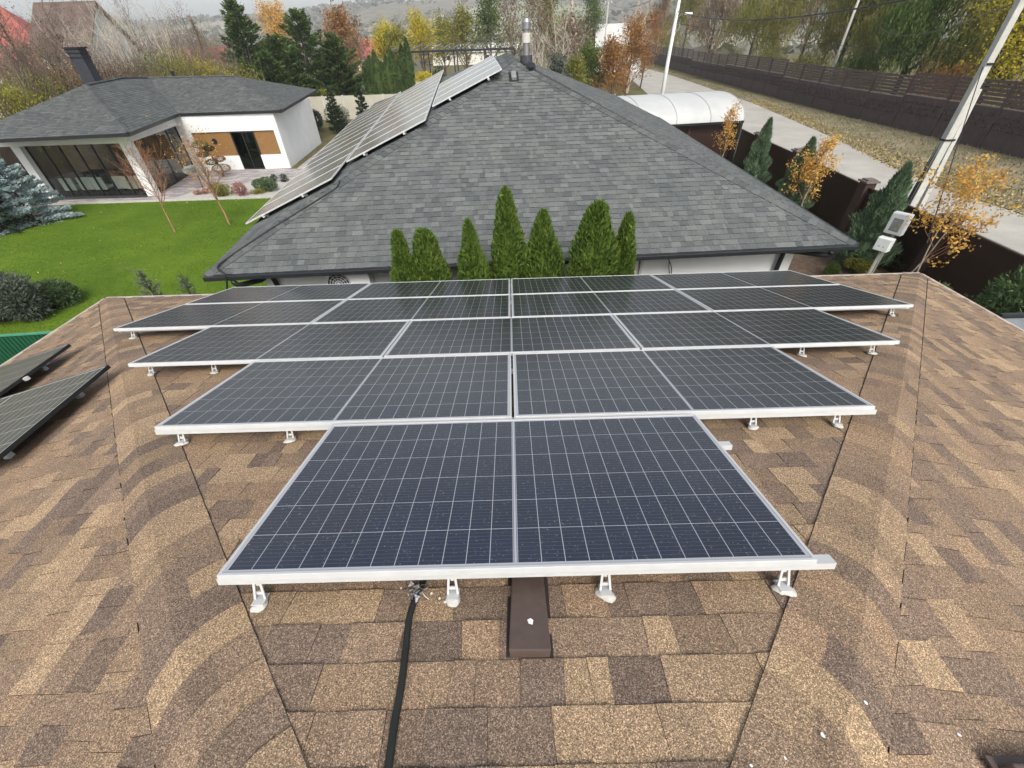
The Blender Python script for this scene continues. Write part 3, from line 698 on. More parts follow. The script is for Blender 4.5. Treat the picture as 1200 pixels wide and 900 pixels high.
# rails and feet
RG = 'aluminium mounting rails under the stepped array'
foot_u = {0: [-.93, -.23, .32, .96], 1: [-2.01, -1.35, -.5, .5, 1.44, 1.94], 2: [-3.08, -2.54, -1.3, 0, 1.3, 2.45, 3.04], 3: [-4.12, -3.1, -1.5, 0, 1.5, 3.1, 4.1], 4: [-4.1, -2, 0, 2, 4.1]}
first_foot = None
for r_, (n_, rn) in enumerate(rows):
    half = n_ * (PW + .014) / 2
    for e_, vv in (('front', .03 if r_ < 2 else .085), ('rear', .78)):
        v = r_ * VP + vv; xl, xr = -half - (.02 if vv > .1 else .01), half + (.075 if (r_ == 0) else .02)
        rt = empty('mounting_rail', U(0, v, -.055)); rt.matrix_world = Matrix.Translation(U(0, v, -TH_)) @ RM
        tag(rt, f'{e_} aluminium rail under the {rn} of solar panels', 'mounting rail', RG)
        rb = MB(); rb.box(((xl + xr) / 2, 0, -.004), (xr - xl, .04, .006)); rb.box(((xl + xr) / 2, -.017, -.0155), (xr - xl, .005, .017)); rb.box(((xl + xr) / 2, .017, -.0155), (xr - xl, .005, .017))
        rb.box(((xl + xr) / 2, 0, -.0265), (xr - xl, .04, .005))
        rb.build('rail_profile', M['alu'], rt)
        for fu in (foot_u[r_] if e_ == 'front' else foot_u[r_][::2]):
            if e_ == 'front' and first_foot is None or e_ == 'front' and True:
                fbm = MB(); y0 = -.014 if r_ == 0 else -.012
                for sx in (-.0145, .0145): fbm.bar((sx * .8, y0, -.02), (sx * 1.25, y0 - .012, -.088), .009, .005, up=(0, 1, 0))
                fbm.box((0, y0 - .002, -.068), (.03, .006, .014)); fbm.box((0, y0 - .012, -.09), (.044, .05, .005)); fbm.bar((0, y0, -.03), (0, y0 + .014, -.03), .012, .012)
                ft = fbm.build('foot', M['alu_white'], rt, bevel=.001); ft.location = (fu, 0, -.009) if r_ == 0 else (fu, .035, -.009)
                rr = np.random.default_rng(int(abs(fu) * 100) + r_); K = 16; ctr = (0, y0 - .022)
                pts = []; pm = MB()
                for ring, (sc, zz) in enumerate(((1, -.099), (.8, -.0915), (.4, -.0885))):
                    for a in range(K):
                        th = a / K * 2 * math.pi; w_ = .032 * (1 + .22 * math.sin(th * 2 + fu * 9) + rr.uniform(-.12, .12)); pm.v.append((ctr[0] + math.cos(th) * w_ * sc, ctr[1] + math.sin(th) * w_ * 1.0 * sc, zz))
                for ring in range(2):
                    for a in range(K): pm.f.append((ring * K + a, ring * K + (a + 1) % K, (ring + 1) * K + (a + 1) % K, (ring + 1) * K + a)); pm.c.append((1,) * 4)
                pm.f.append(tuple(2 * K + a for a in range(K))); pm.c.append((1,) * 4)
                pm.build('sealant_patch', M['sealant'], ft, smooth=True)
            else:
                pass

# dark framed panels on the left roof face
SL = math.atan2(ZA - ZE, XE); RL = Matrix.Rotation(-SL, 4, 'Y')
def LP(x, y, off): return Vector((x, y, ZE + (x + XE) * math.tan(SL))) + Vector((-math.sin(SL), 0, math.cos(SL))) * off
pd = make_panel(PW, PH, .011, M['blackframe'], M['cells_dark'])
def place_dark(o, pos_, off, lbl):
    # pos_ = upslope far corner of the panel top
    ctr = LP(pos_[0], pos_[1], off) - Vector((math.cos(SL), 0, math.sin(SL))) * PW / 2 - Vector((0, PH / 2, 0))
    o.matrix_world = Matrix.Translation(ctr) @ RL; tag(o, lbl, 'solar panel', 'black framed solar panels on the left roof face')
place_dark(pd, (-3.34, 2.12), .135, 'black framed solar panel on the left roof slope, the one nearer the camera')
po = copy_tree(pd); place_dark(po, (-4.70, 3.06), .135, 'black framed solar panel on the left roof slope, the farther one behind')
for i, (x, y, x1, lbl) in enumerate([(-3.5, 1.95, -5.6, 'far aluminium rail under the nearer black framed panel'), (-3.5, 1.3, -5.6, 'near aluminium rail under the nearer black framed panel'), (-4.86, 2.86, -6.3, 'far aluminium rail under the farther black framed panel'), (-4.86, 2.3, -6.3, 'near aluminium rail under the farther black framed panel')]):
    rb = MB(); rb.bar(LP(x, y, .078), LP(x1, y, .078), .038, .038); o = rb.build('mounting_rail', M['alu'], None); tag(o, lbl, 'mounting rail', 'rails on the left roof face')
    q = MB(); q.bar(LP(x - .1, y, .0), LP(x - .1, y, .06), .04, .05); q.build('foot', M['alu'], o)
q = MB(); q.box((0, 0, 0), (.05, .03, .035)); q.box((0, -.018, .006), (.03, .006, .012)); c_ = q.build('panel_clamp', M['alu'], pd and po, bevel=.003); c_.location = (PW / 2 + .012, -.04, -.03)

# vent box, conduit, corner vent
def roofpt(x, y, n=0): return Vector((x, y, ZE + (YE - y) * TA)) + NF * n
ve = empty('roof_vent'); ve.matrix_world = Matrix.Translation(roofpt(.037, -.118, 0)) @ Matrix.Rotation(R(-1.0), 4, 'Z') @ RM
tag(ve, 'brown plastic box vent on the shingles just below the front panel', 'roof vent')
q = MB()
q.v = [(-.056, -.135, .012), (.062, -.135, .012), (.06, .17, .006), (-.056, .17, .006), (-.061, -.14, .052), (.067, -.14, .052), (.062, .17, .04), (-.058, .17, .04)]
q.v = [(-.060, -.137, .003), (.066, -.137, .003), (.062, .165, .003), (-.056, .165, .003), (-.063, -.143, .052), (.069, -.143, .052), (.06, .165, .044), (-.055, .165, .044)]
q.f = [(4, 5, 6, 7), (0, 1, 5, 4), (1, 2, 6, 5), (2, 3, 7, 6), (3, 0, 4, 7), (3, 2, 1, 0)]; q.c = [(1,) * 4] * 6
q.build('hood', M['brownplastic'], ve, bevel=.005)
q = MB(); q.box((.003, .02, .004), (.15, .31, .004)); q.build('flange', M['tar'], ve, bevel=.001)
q = MB(); q.poly([(.001, -.055, .0522), (.014, -.06, .0524), (.017, -.043, .052), (.008, -.036, .0519), (-.003, -.042, .052)]); q.build('white_sticker', M['white_plastic'], ve)
cd = []
for i, (px, py) in enumerate([(498, 676), (493, 688), (486, 703), (479, 728), (475, 765), (470, 805), (462, 850), (455, 900), (444, 960), (430, 1040)]):
    n_ = [.035, .03, .022, .018, .018, .018, .018, .02, .02, .02][i]
    d = ray(px, py); zz = ZE + n_ / math.cos(R(15)); t = ((zz + (YE - CAMP[1]) * TA) - CAMP[2]) / (d[2] + d[1] * TA); cd.append(Vector(CAMP + d * t))
def resample(pts, step):
    P = [Vector(p) for p in pts]; out = []
    for i in range(len(P) - 1):
        a = P[max(i - 1, 0)]; b = P[i]; c = P[i + 1]; d = P[min(i + 2, len(P) - 1)]; n = max(2, int((c - b).length / step))
        for k in range(n):
            t = k / n; out.append(.5 * ((2 * b) + (c - a) * t + (2 * a - 5 * b + 4 * c - d) * t * t + (3 * b - a - 3 * c + d) * t ** 3))
    out.append(P[-1]); return out
cpt = resample(cd, .0035); q = MB(); q.tube(cpt, [.0118 if i % 2 else .0102 for i in range(len(cpt))], 12)
cn = q.build('corrugated_conduit', M['rubber'], None, smooth=True); tag(cn, 'black corrugated cable conduit running down the brown shingles from the front panel', 'conduit')
q = MB(); rng = np.random.default_rng(7); c0 = cd[1].lerp(cd[2], .5)
for i in range(34):
    a = c0 + Vector(rng.normal(size=3) * [.014, .014, .004]) + NF * .012; q.poly([a + Vector(rng.normal(size=3) * .011) for _ in range(4)])
q.build('silver_tape', M['tape'], cn)
q = MB(); tp = resample([c0 + Vector((.0, .03, .01)), c0 + Vector((.02, .0, -.008)), c0 + Vector((.04, -.014, -.018)), c0 + Vector((.062, -.02, -.02)), c0 + Vector((.075, -.036, -.021)), c0 + Vector((.085, -.03, -.02))], .004); q.tube(tp, .0018, 5); q.build('loose_thread', M['sealant'], cn)
vc = ray(1176, 893); Nr = Vector((math.sin(SL), 0, math.cos(SL)))
t = (ZA + .03 - abs(0) - CAMP[2] - (0)) ; tt = (ZA + .03 - CAMP[0] * math.tan(SL) - CAMP[2]) / (vc[2] + vc[0] * math.tan(SL)); vp_ = Vector(CAMP + vc * tt)
cv = empty('corner_vent'); cv.matrix_world = Matrix.Translation(vp_ + Vector((.105, -.062, -.014))) @ Matrix.Rotation(SL, 4, 'Y'); tag(cv, 'brown box vent on the right roof slope at the bottom right corner', 'roof vent')
q = MB(); q.box((0, 0, 0), (.26, .11, .045)); q.build('hood', M['brownplastic'], cv, bevel=.005); q = MB(); q.box((0, 0, -.022), (.3, .15, .006)); q.build('flange', M['brownplastic'], cv)

# ------------------------------------------------------------------ neighbouring grey-roofed house
ZG = 2.7
gL = Vector(G(240, 322, ZG)); gR = Vector(G(1003, 285, ZG)); gP = Vector((.3, 13.37, 5.5))
e_ = Vector(ray(545, 14)).normalized(); hL = gP - gL; nL = e_.cross(hL).normalized(); nL = nL if nL.z > 0 else -nL
sL = nL.cross(e_); sL = sL if sL.z > 0 else -sL
gK = gP + e_ * 3.4; gBR = Vector((8.0, 29.5, 2.7)); gBL = gL + e_ * 20
gh = empty('grey_roofed_house', (0, 0, 0)); tag(gh, 'white walled house with grey shingle hip roof right behind the solar array', 'house')
q = MB(); q.poly([gL, gR, gP]); q.poly([gR, gBR, gK, gP]); q.poly([gL, gP, gK, gBL]); q.poly([gBL, gK, gBR]); q.build('roof_deck', M['tar'], gh)
PALG = [(.128, .139, .139), (.116, .127, .127), (.108, .118, .119), (.099, .108, .11), (.09, .099, .101), (.138, .149, .147), (.112, .121, .121), (.12, .13, .13)]
q = MB()
face_shingles(q, [gL + Vector((0, -.02, -.01)), gR + Vector((0, -.02, -.01)), gP], gR - gL, .142, (.06, .22), PALG, 21, th=.011)
nR = (gR - gP).cross(gBR - gP).normalized()
face_shingles(q, [gR, gBR, gK, gP], gBR - gR, .142, (.1, .3), PALG, 22, th=.008)
face_shingles(q, [gL, gP, gK, gBL], e_, .142, (.1, .3), PALG, 23, th=.008)
q.build('shingles', M['shingle_grey'], gh, colors=True)
def caps(mb, a, b, n1, n2, wdt, step, pal, seed, th=.014):
    rng = np.random.default_rng(seed); a = Vector(a); b = Vector(b); h = (b - a).normalized(); Lh = (b - a).length
    c1 = h.cross(n1).normalized(); c2 = -h.cross(n2).normalized()
    up = Vector((0, 0, 1)); s = 0
    # cap tabs from the eave end (a) upward
    while s < Lh - .05:
        s2 = min(s + step, Lh); c = pick(pal, rng); P0 = a + h * s; P1 = a + h * s2
        for n_, cc in ((n1, c1), (n2, c2)):
            p = [P0 + up * (.012 + th), P1 + up * .014, P1 + cc * wdt + n_ * .010, P0 + cc * wdt + n_ * (.010 + th)]
            mb.poly(p, c); mb.poly([p[0], p[3], P0 + cc * wdt - n_ * .002, P0], c); mb.poly([p[3], p[2], P1 + cc * wdt - n_ * .003, P0 + cc * wdt - n_ * .003], c)
        s = s2
nF2 = (gR - gL).cross(gP - gL).normalized(); nF2 = nF2 if nF2.z > 0 else -nF2
nR = nR if nR.z > 0 else -nR
def sidevec(h, n, want):
    c = h.cross(n).normalized(); return n if c.dot(want) > 0 else None
q = MB(); PALC = [tuple(x * .88 for x in c) for c in PALG]
h = (gP - gR).normalized(); 
def caps2(mb, a, b, nA, wantA, nB, wantB, *r, **k):
    # n1 uses h x n, n2 uses -(h x n)
    h = (Vector(b) - Vector(a)).normalized()
    if h.cross(nA).dot(wantA) > 0: caps(mb, a, b, nA, nB, *r, **k)
    else: caps(mb, a, b, nB, nA, *r, **k)
caps2(q, gR, gP, nF2, Vector((-1, 0, 0)), nR, Vector((1, 0, 0)), .15, .16, PALC, 31)
caps2(q, gL, gP, nF2, Vector((1, 0, 0)), nL, Vector((-1, 0, 0)), .15, .16, PALC, 32)
caps2(q, gP, gK, nR, Vector((1, 0, 0)), nL, Vector((-1, 0, 0)), .15, .16, PALC, 33)
q.build('hip_caps', M['shingle_grey'], gh, colors=True)
# eaves: starter strip, gutter, soffit, walls
ax = (gR - gL).normalized(); ay = Vector((-ax.y, ax.x, 0)); up = Vector((0, 0, 1))
q = MB(); q.bar(gL + nF2 * .012 - ay * .02 + up * 0, gR + nF2 * .012 - ay * .02, .16, .006, up=nF2); 
b1 = MB(); b1.bar(gL - ay * .06 - up * .05, gR - ay * .06 - up * .05, .115, .085); b1.build('front_gutter', M['darkmetal'], gh, bevel=.012)
b1 = MB(); b1.bar(gR + ax * .05 - up * .05, gBR + ax * .05 - up * .05, .11, .08); b1.build('side_gutter', M['darkmetal'], gh, bevel=.012)
b1 = MB(); c0 = (gL + gR) / 2
wF = [gL + ax * .75 + ay * .55, gR - ax * .75 + ay * .55]
b1.poly([p - up * .1 for p in (gL, gR, gBR, gBL)]); b1.build('soffit', M['darkmetal'], gh)
w0 = Vector((wF[0].x, wF[0].y, 0)); w1 = Vector((wF[1].x, wF[1].y, 0)); w2 = Vector((gBR.x - .9, gBR.y - .8, 0)); w3 = Vector((gBL.x + 1, gBL.y - 1, 0)); H_ = Vector((0, 0, ZG - .11))
b1 = MB()
for a, b in ((w0, w1), (w1, w2), (w2, w3), (w3, w0)): b1.poly([a, b, b + H_, a + H_])
b1.build('wall', M['white_plaster'], gh)
def pipe(pts, r, n=10): q = MB(); q.tube(resample(pts, .05), r, n); return q
pr_ = gR - ax * .62 - up * .1
pipe([gR - ax * .5 - up * .1 - ay * .05, gR - ax * .5 - up * .2 - ay * .05, gR - ax * 1.0 - up * .28 + ay * .4, gR - ax * 1.08 - up * .45 + ay * .45, gR - ax * 1.1 - up * 2.6 + ay * .45], .05).build('downpipe', M['darkmetal'], gh, smooth=True)
pipe([gL + ax * .5 - up * .1 - ay * .05, gL + ax * .55 - up * .22 - ay * .05, gL + ax * .8 - up * .3 + ay * .3, gL + ax * .98 - up * .4 + ay * .47, gL + ax * 1.0 - up * 2.5 + ay * .47], .05).build('downpipe', M['darkmetal'], gh, smooth=True)
# chimney flue and small vent
cx, cy = .62, 14.35; zb = 5.05; zt = HT(612, 22, (cx, cy))
q = MB(); zz = lambda f_: zb + (zt - zb) * f_
fl = empty('chimney_flue', (cx, cy, zb)); tag(fl, 'round metal chimney flue with dark wrapped base on the grey roof peak', 'chimney flue')
Zt = zt - zb
q.tube([(0, 0, 0), (0, 0, Zt * .28)], .15, 16); q.build('lower_sleeve', M['chimney_dark'], fl, smooth=False)
q = MB(); q.tube([(0, 0, Zt * .281), (0, 0, Zt * .42)], .175, 16); q.build('wrapped_collar', M['tape'] if False else simple('dark_wrapped_foil', (.055, .055, .065), .5, .2, .5, 30, .6), fl)
q = MB(); q.tube([(0, 0, Zt * .42), (0, 0, Zt * .62)], .095, 16); q.build('flue_pipe', M['steel'], fl, smooth=False)
q = MB(); q.tube([(0, 0, Zt * .62), (0, 0, Zt * .78)], .115, 16); q.build('pale_section', M['sealant'], fl)
q = MB(); q.tube([(0, 0, Zt * .78), (0, 0, Zt * .84)], .09, 12); q.tube([(0, 0, Zt * .84), (0, 0, Zt * .95)], .125, 16); q.tube([(0, 0, Zt * .95), (0, 0, Zt * 1.0)], [.125, .10], 16); q.build('cowl', M['steel'], fl)
def onplane(px, py, P0, n_): d = Vector(ray(px, py)); c = Vector(CAMP); return c + d * ((Vector(P0) - c).dot(n_) / d.dot(n_))
sv_ = onplane(602, 92, gP, nF2); RF = Matrix((( ax.x, ay.x*nF2.z, nF2.x, 0), (ax.y, ay.y*nF2.z, nF2.y, 0), (ax.z, -nF2.xy.length, nF2.z, 0), (0, 0, 0, 1)))
zx = nF2; yx = (gP - (gL + gR) / 2).normalized(); RF = Matrix(((ax.x, yx.x, zx.x, 0), (ax.y, yx.y, zx.y, 0), (ax.z, yx.z, zx.z, 0), (0, 0, 0, 1)))
for (px, py, w_, l_) in ((602, 91, .13, .3), (622, 80, .14, .26)):
    v_ = empty('roof_vent'); v_.matrix_world = Matrix.Translation(onplane(px, py, gP, nF2) + nF2 * .03) @ RF
    tag(v_, 'small grey box vent just below the peak of the grey roof' if px == 602 else 'small black vent beside the chimney flue foot on the grey roof', 'roof vent')
    q = MB(); q.box((0, 0, .02), (w_, l_, .08)); q.build('hood', simple('grey_vent_plastic', (.2, .2, .2), .5) if px == 602 else M['darkmetal'], v_, bevel=.01)
    q = MB(); q.box((0, .02, -.017), (w_ + .12, l_ + .12, .01)); q.build('flange', M['darkmetal'], v_)
# cable along the left hip
cab = [onplane(x, y, gL, nF2) + nF2 * .025 for x, y in [(398, 213), (396, 220), (375, 234), (330, 262), (290, 288), (270, 302)]]
e1 = cab[-1]; cab += [e1 + Vector((-.12, -.3, -.08)), Vector(AT(264, 322, gL.y - .12)), Vector(AT(266, 338, gL.y - .1)), Vector(AT(262, 352, gL.y - .1))]
q = MB(); q.tube(resample(cab, .1), .016, 8); o = q.build('roof_cable', M['rubber'], smooth=True); tag(o, 'black cable running down the left hip of the grey roof over the gutter', 'cable')
# array on the left slope
pg = make_panel(1.11, 2.2, .022, M['alu_white'], M['cells_grey']); cnt = 0
RG2 = Matrix(((e_.x * -1, sL.x, nL.x, 0), (e_.y * -1, sL.y, nL.y, 0), (e_.z * -1, sL.z, nL.z, 0), (0, 0, 0, 1)))
if RG2.determinant() < 0: RG2 = Matrix(((e_.x, sL.x, nL.x, 0), (e_.y, sL.y, nL.y, 0), (e_.z, sL.z, nL.z, 0), (0, 0, 0, 1)))
onames = ['first', 'second', 'third', 'fourth', 'fifth', 'sixth', 'seventh', 'eighth', 'ninth', 'tenth', 'eleventh', 'twelfth']
for r_, (e0, n_, s0, nm) in enumerate([(2.42, 12, -.12, 'lowest'), (3.68, 10, 2.34, 'middle'), (5.3, 4, 4.6, 'top')]):
    for k in range(n_):
        o = pg if cnt == 0 else copy_tree(pg); cnt += 1; ln_ = [2.4, 2.2, 2.0][r_]
        c = gL + e_ * (e0 + (k + .5) * 1.125) + sL * (s0 + ln_ / 2) + nL * .12
        o.matrix_world = Matrix.Translation(c) @ RG2 @ Matrix.Diagonal((1, ln_ / 2.2 * .995, 1, 1))
        tag(o, f'{onames[k]} panel from the near end of the {nm} row on the grey roof', 'solar panel', 'silvery solar panels on the grey neighbouring roof')
for r_, (e0, n_, s0, nm) in enumerate([(2.42, 12, -.12, 'lowest'), (3.68, 10, 2.34, 'middle'), (5.3, 4, 4.6, 'top')]):
    for m_, ds in enumerate((.5, 1.6)):
        q = MB(); a = gL + e_ * (e0 - .03) + sL * (s0 + ds) + nL * .075; q.bar(a, a + e_ * (n_ * 1.125 + .06), .045, .05, up=nL); o = q.build('mounting_rail', M['alu'])
        tag(o, f'{["lower", "upper"][m_]} rail under the {nm} panel row on the grey roof', 'mounting rail', 'rails on the grey roof')
        q = MB(); q.bar(a + e_ * .2 - nL * .07, a + e_ * .2 - nL * .02, .05, .05); q.build('foot', M['alu'], o)
# air conditioner on the front wall, cable box, loose cables
wallY = lambda px, py, off: onplane(px, py, w0 - ay * off, ay)
ac = empty('air_conditioner', wallY(404, 323, .2)); ac.rotation_euler = (0, 0, math.atan2(ax.y, ax.x)); tag(ac, 'white air conditioner outdoor unit hung under the grey eave', 'air conditioner')
q = MB(); q.box((.1, 0, -.12), (.84, .3, .6)); q.build('casing', M['white_plastic'], ac, bevel=.015)
q = MB()
for r__ in (.22, .17, .12, .07): q.tube([(-.1 + math.cos(a) * r__, -.165, -.1 + math.sin(a) * r__) for a in np.linspace(0, 2 * math.pi, 25)], .006, 4, cap=False)
for a in np.linspace(0, math.pi, 7)[:-1]: q.bar((-.1 - math.cos(a) * .23, -.165, -.1 - math.sin(a) * .23), (-.1 + math.cos(a) * .23, -.165, -.1 + math.sin(a) * .23), .006)
q.build('fan_grille', M['white_plastic'], ac)
q = MB(); q.tube([(-.1, -.1505, -.1), (-.1, -.154, -.1)], .23, 24); q.build('fan_opening', M['darkmetal'], ac)
q = MB(); q.box((.43, .17, -.1), (.05, .15, .5)); q.build('wall_bracket', M['darkmetal'], ac)
bx = empty('cable_trunking', wallY(750, 318, .04)); bx.rotation_euler = ac.rotation_euler; tag(bx, 'beige vertical trunking strip on the white wall right of the thujas', 'trunking')
q = MB(); q.box((0, 0, -.2), (.06, .05, .9)); q.build('trunking_cover', M['sealant'], bx, bevel=.006)
q = MB(); q.box((0, 0, .27), (.09, .07, .08)); q.build('end_cap', M['sealant'], bx, bevel=.006)
q = MB()
for dx in (0, .03): q.tube(resample([wallY(781 + dx * 60, 296, .05), wallY(784, 305, .12 + dx), wallY(787 - dx * 100, 316, .06), wallY(784 + dx * 100, 335, .05)], .05), .009, 6)
o = q.build('hanging_cable', M['rubber']); tag(o, 'pair of thin black cables drooping on the white wall under the grey eave', 'cable')

# thujas between the two houses
TG = 'columnar thujas in a row behind the solar array'
for i, (px, py, hw, lb_) in enumerate([(471, 274, 11.5, 'leftmost thuja of the row, yellowish and touching its neighbour'), (500, 273, 19, 'stout thuja second from left in the row with rounded top'),
        (551, 262, 17.5, 'small pointed thuja standing just left of the tallest one'), (593, 225, 18.5, 'tallest thuja in the row, in the middle behind the array'),
        (636, 250, 23, 'broad cone shaped thuja just right of the tallest one'), (699, 241, 24, 'wide round topped thuja near the right end of the row'), (733, 255, 13.5, 'narrow thuja at the right end of the row')]):
    Y = 6.02 + .1 * math.sin(i * 2.1); b_ = AT(px, py + 30, Y); zt = float(AT(px, py, Y)[2]); xw = float(AT(px + hw, 320, Y)[0] - AT(px, 320, Y)[0]) * 1.08
    base = (b_[0], Y, 0)
    ex_ = {0: .42, 1: .36, 2: .62, 3: .5, 4: .6, 5: .42, 6: .5}[i]; sp_ = {0: .3, 1: .36, 2: .38, 3: .42, 4: .4, 5: .36, 6: .34}[i]
    pf = lambda t, ex_=ex_, sp_=sp_: np.clip((1.0 - t) / sp_, 0, 1) ** ex_ * (1.02 - .12 * t)
    # the wide part sits at the height seen over the array
    columnar('thuja', lb_, base, zt + .03, xw * 1.3, 100 + i, 'thuja', 17000, TG, .10, pf, lean=(0, 0), rough=.16, width=.28)

# ------------------------------------------------------------------ white pavilion on the left
ZP = 3.1
pA = Vector(G(-60, 166, ZP)); pB = Vector(G(150, 156, ZP)); pC = Vector(G(209, 133, ZP)); pD = Vector(G(329, 129, ZP)); pE = Vector(G(371, 105, ZP))
r1 = Vector(G(100, 99, 4.55)); r2 = Vector(G(143, 91, 4.62)); rv = Vector(G(172, 91, 4.62)); r4 = Vector(G(274, 89, 4.6))
nPV = (pC - pB).cross(rv - pB).normalized(); oP = lambda px, py: Vector(CAMP) + Vector(ray(px, py)) * ((pB - Vector(CAMP)).dot(nPV) / Vector(ray(px, py)).dot(nPV)); r1 = oP(100, 99); r2 = oP(143, 91)
pv = empty('garden_pavilion'); tag(pv, 'white garden house with dark grey hip roof, glass walls and wood panels beyond the lawn', 'pavilion')
dkm = M['tar']
q = MB(); q.poly([pA, pB, r1]); q.poly([pB, pC, rv, r2, r1]); q.poly([pC, pD, r4, rv]); q.poly([pD, pE, r4])
bk = pE + (pE - pD) * .0; q.poly([r4, pE, Vector((pA.x - 1, pE.y, ZP)), rv]); q.poly([rv, Vector((pA.x - 1, pE.y, ZP)), r2]); q.poly([r1, r2, Vector((pA.x - 1, pE.y, ZP)), pA]); q.build('roof_deck', dkm, pv)
q = MB(); PALP = [tuple(x * .85 for x in c) for c in PALG]
def tri_sh(mb, c, course, seed): return face_shingles(mb, c, course, .15, (.1, .32), PALP, seed, th=.012)
tri_sh(q, [pA, pB, r1], pB - pA, 61); tri_sh(q, [pB, pC, rv, r2, r1], pC - pB, 62)
tri_sh(q, [pC, pD, r4], pD - pC, 65); tri_sh(q, [pC, r4, rv], pD - pC, 66); tri_sh(q, [pD, pE, r4], pE - pD, 67)
q.build('shingles', M['shingle_grey'], pv, colors=True)
q = MB()
def cap_simple(a, b, w=.13):
    a = Vector(a); b = Vector(b); h = (b - a).normalized(); c = h.cross(Vector((0, 0, 1))).normalized(); Lh = (b - a).length; s = 0; rg = np.random.default_rng(9)
    while s < Lh - .05:
        s2 = min(s + .2, Lh); P0 = a + h * s; P1 = a + h * s2; cc = pick(PALP, rg)
        for sg in (1, -1): q.poly([P0 + Vector((0, 0, .05)), P1 + Vector((0, 0, .038)), P1 + c * w * sg + Vector((0, 0, -.005)), P0 + c * w * sg + Vector((0, 0, .007))], cc)
        s = s2
cap_simple(pB, r1); cap_simple(r1, r2); cap_simple(r2, rv); cap_simple(rv, r4); cap_simple(pD, r4); q.build('hip_caps', M['shingle_grey'], pv, colors=True)
q = MB(); z_ = Vector((0, 0, -.07))
for a, b in ((pA, pB), (pB, pC), (pC, pD), (pD, pE)): q.bar(a + z_, b + z_, .08, .13)
q.build('fascia', M['darkmetal'], pv)
q = MB(); q.poly([p + Vector((0, 0, -.14)) for p in (pA, pB, pC, pD, pE, Vector((pA.x - 1, pE.y, ZP)))]); q.build('soffit', M['white_plaster'], pv)
c1 = Vector(G(64, 233)); c2 = Vector(G(182, 230)); c1.z = c2.z = 0
ci = Vector(G(230, 201)); cw = Vector(G(341, 197)); cb = Vector(G(369, 174)); 
for p in (ci, cw, cb): p.z = 0
zt_ = ZP - .15
q = MB(); q.box((c1.x, c1.y, zt_ / 2), (.42, .42, zt_)); q.build('column', M['white_plaster'], pv)
q = MB(); q.box((c2.x, c2.y, zt_ / 2), (.42, .42, zt_)); q.build('column', M['white_plaster'], pv)
q = MB(); q.bar(c1 + Vector((-6, -.002, zt_ - .22)), c2 + Vector((.2, -.002, zt_ - .22)), .36, .42); q.bar(c2 + Vector((0, .22, zt_ - .223)), ci + Vector((0, 0, zt_ - .223)), .36, .416); q.build('beam', M['white_plaster'], pv)
q = MB(); th = .3
wx = (cw - ci).normalized(); wy = Vector((-wx.y, wx.x, 0))
def wallseg(mb, a, b, z0, z1, t=.25):
    d = (b - a).normalized(); n = Vector((-d.y, d.x, 0)); mb.poly; m = (a + b) / 2 + n * t / 2; mb.bar(Vector((a.x, a.y, (z0 + z1) / 2)) + n * t / 2, Vector((b.x, b.y, (z0 + z1) / 2)) + n * t / 2, t, z1 - z0)
Lw = (cw - ci).length
def wp(x, y=0, z=0): return ci + wx * x + wy * y + Vector((0, 0, z))
# openings measured along the wall from the inner corner
def along(px, py): return (Vector(onplane(px, py, ci, wy)) - ci).dot(wx)
xo0 = along(224, 158); xd0 = along(286, 197); xd1 = along(311, 197); xo1 = along(328, 175)
zlo, zhi = .8, 2.1
wallseg(q, wp(-.3), wp(Lw), zhi, zt_); wallseg(q, wp(-.3), wp(xo0), 0, zhi - .001); wallseg(q, wp(xo0), wp(xd0), 0, zlo); wallseg(q, wp(xd1), wp(xo1), 0, zlo); wallseg(q, wp(xo1), wp(Lw), 0, zhi - .001)
wallseg(q, cw + (cb - cw).normalized() * .002, cb + (cb - cw) * .35, 0, zt_)
q.build('wall', M['white_plaster'], pv)
for a, b in ((xo0, xd0), (xd1, xo1)):
    q = MB(); q.bar(wp(a, .12, (zlo + zhi) / 2), wp(b, .12, (zlo + zhi) / 2), .06, zhi - zlo - .004); q.build('wood_panel', M['wood_warm'], pv)
q = MB(); xr = (xo0 + xd0) / 2; q.tube([wp(xr, .085, 1.6), wp(xr, .07, 1.6)], .16, 16); q.build('dark_roundel', M['darkmetal'], pv)
def m_glass(name, tint=(.6, .65, .63)):
    b = NB(name); t = b.t; tr = b.n('BsdfTransparent'); tr.inputs[0].default_value = (*tint, 1); gl = b.n('BsdfGlossy'); gl.inputs['Roughness'].default_value = .02
    fr_ = b.n('LayerWeight'); ms = b.n('MixShader'); b.l(b.math('ADD', b.math('MULTIPLY', b.math('POWER', fr_.outputs['Facing'], 4.0), .7), .045, True), ms.inputs[0]); b.l(tr.outputs[0], ms.inputs[1]); b.l(gl.outputs[0], ms.inputs[2])
    b.l(ms.outputs[0], t.nodes['Material Output'].inputs['Surface']); return b.m
M['glass'] = m_glass('tinted_glass', (.74, .78, .76)); M['glass_green'] = m_glass('green_reflecting_glass', (.1, .3, .1))
dr = MB(); 
for a, b in ((wp(xd0, .05, 0), wp(xd0, .05, zhi)), (wp(xd1, .05, 0), wp(xd1, .05, zhi)), (wp((xd0 + xd1) / 2, .05, 0), wp((xd0 + xd1) / 2, .05, zhi))): dr.bar(a, b, .07, .07, up=(0, 1, 0))
dr.bar(wp(xd0, .05, .04), wp(xd1, .05, .04), .07, .08); dr.bar(wp(xd0, .05, zhi - .04), wp(xd1, .05, zhi - .04), .07, .08); do = dr.build('door', M['darkmetal'], pv)
q = MB(); q.bar(wp(xd0, .06, zhi / 2), wp(xd1, .06, zhi / 2), .01, zhi - .1); q.build('glass_pane', M['glass_green'], do)
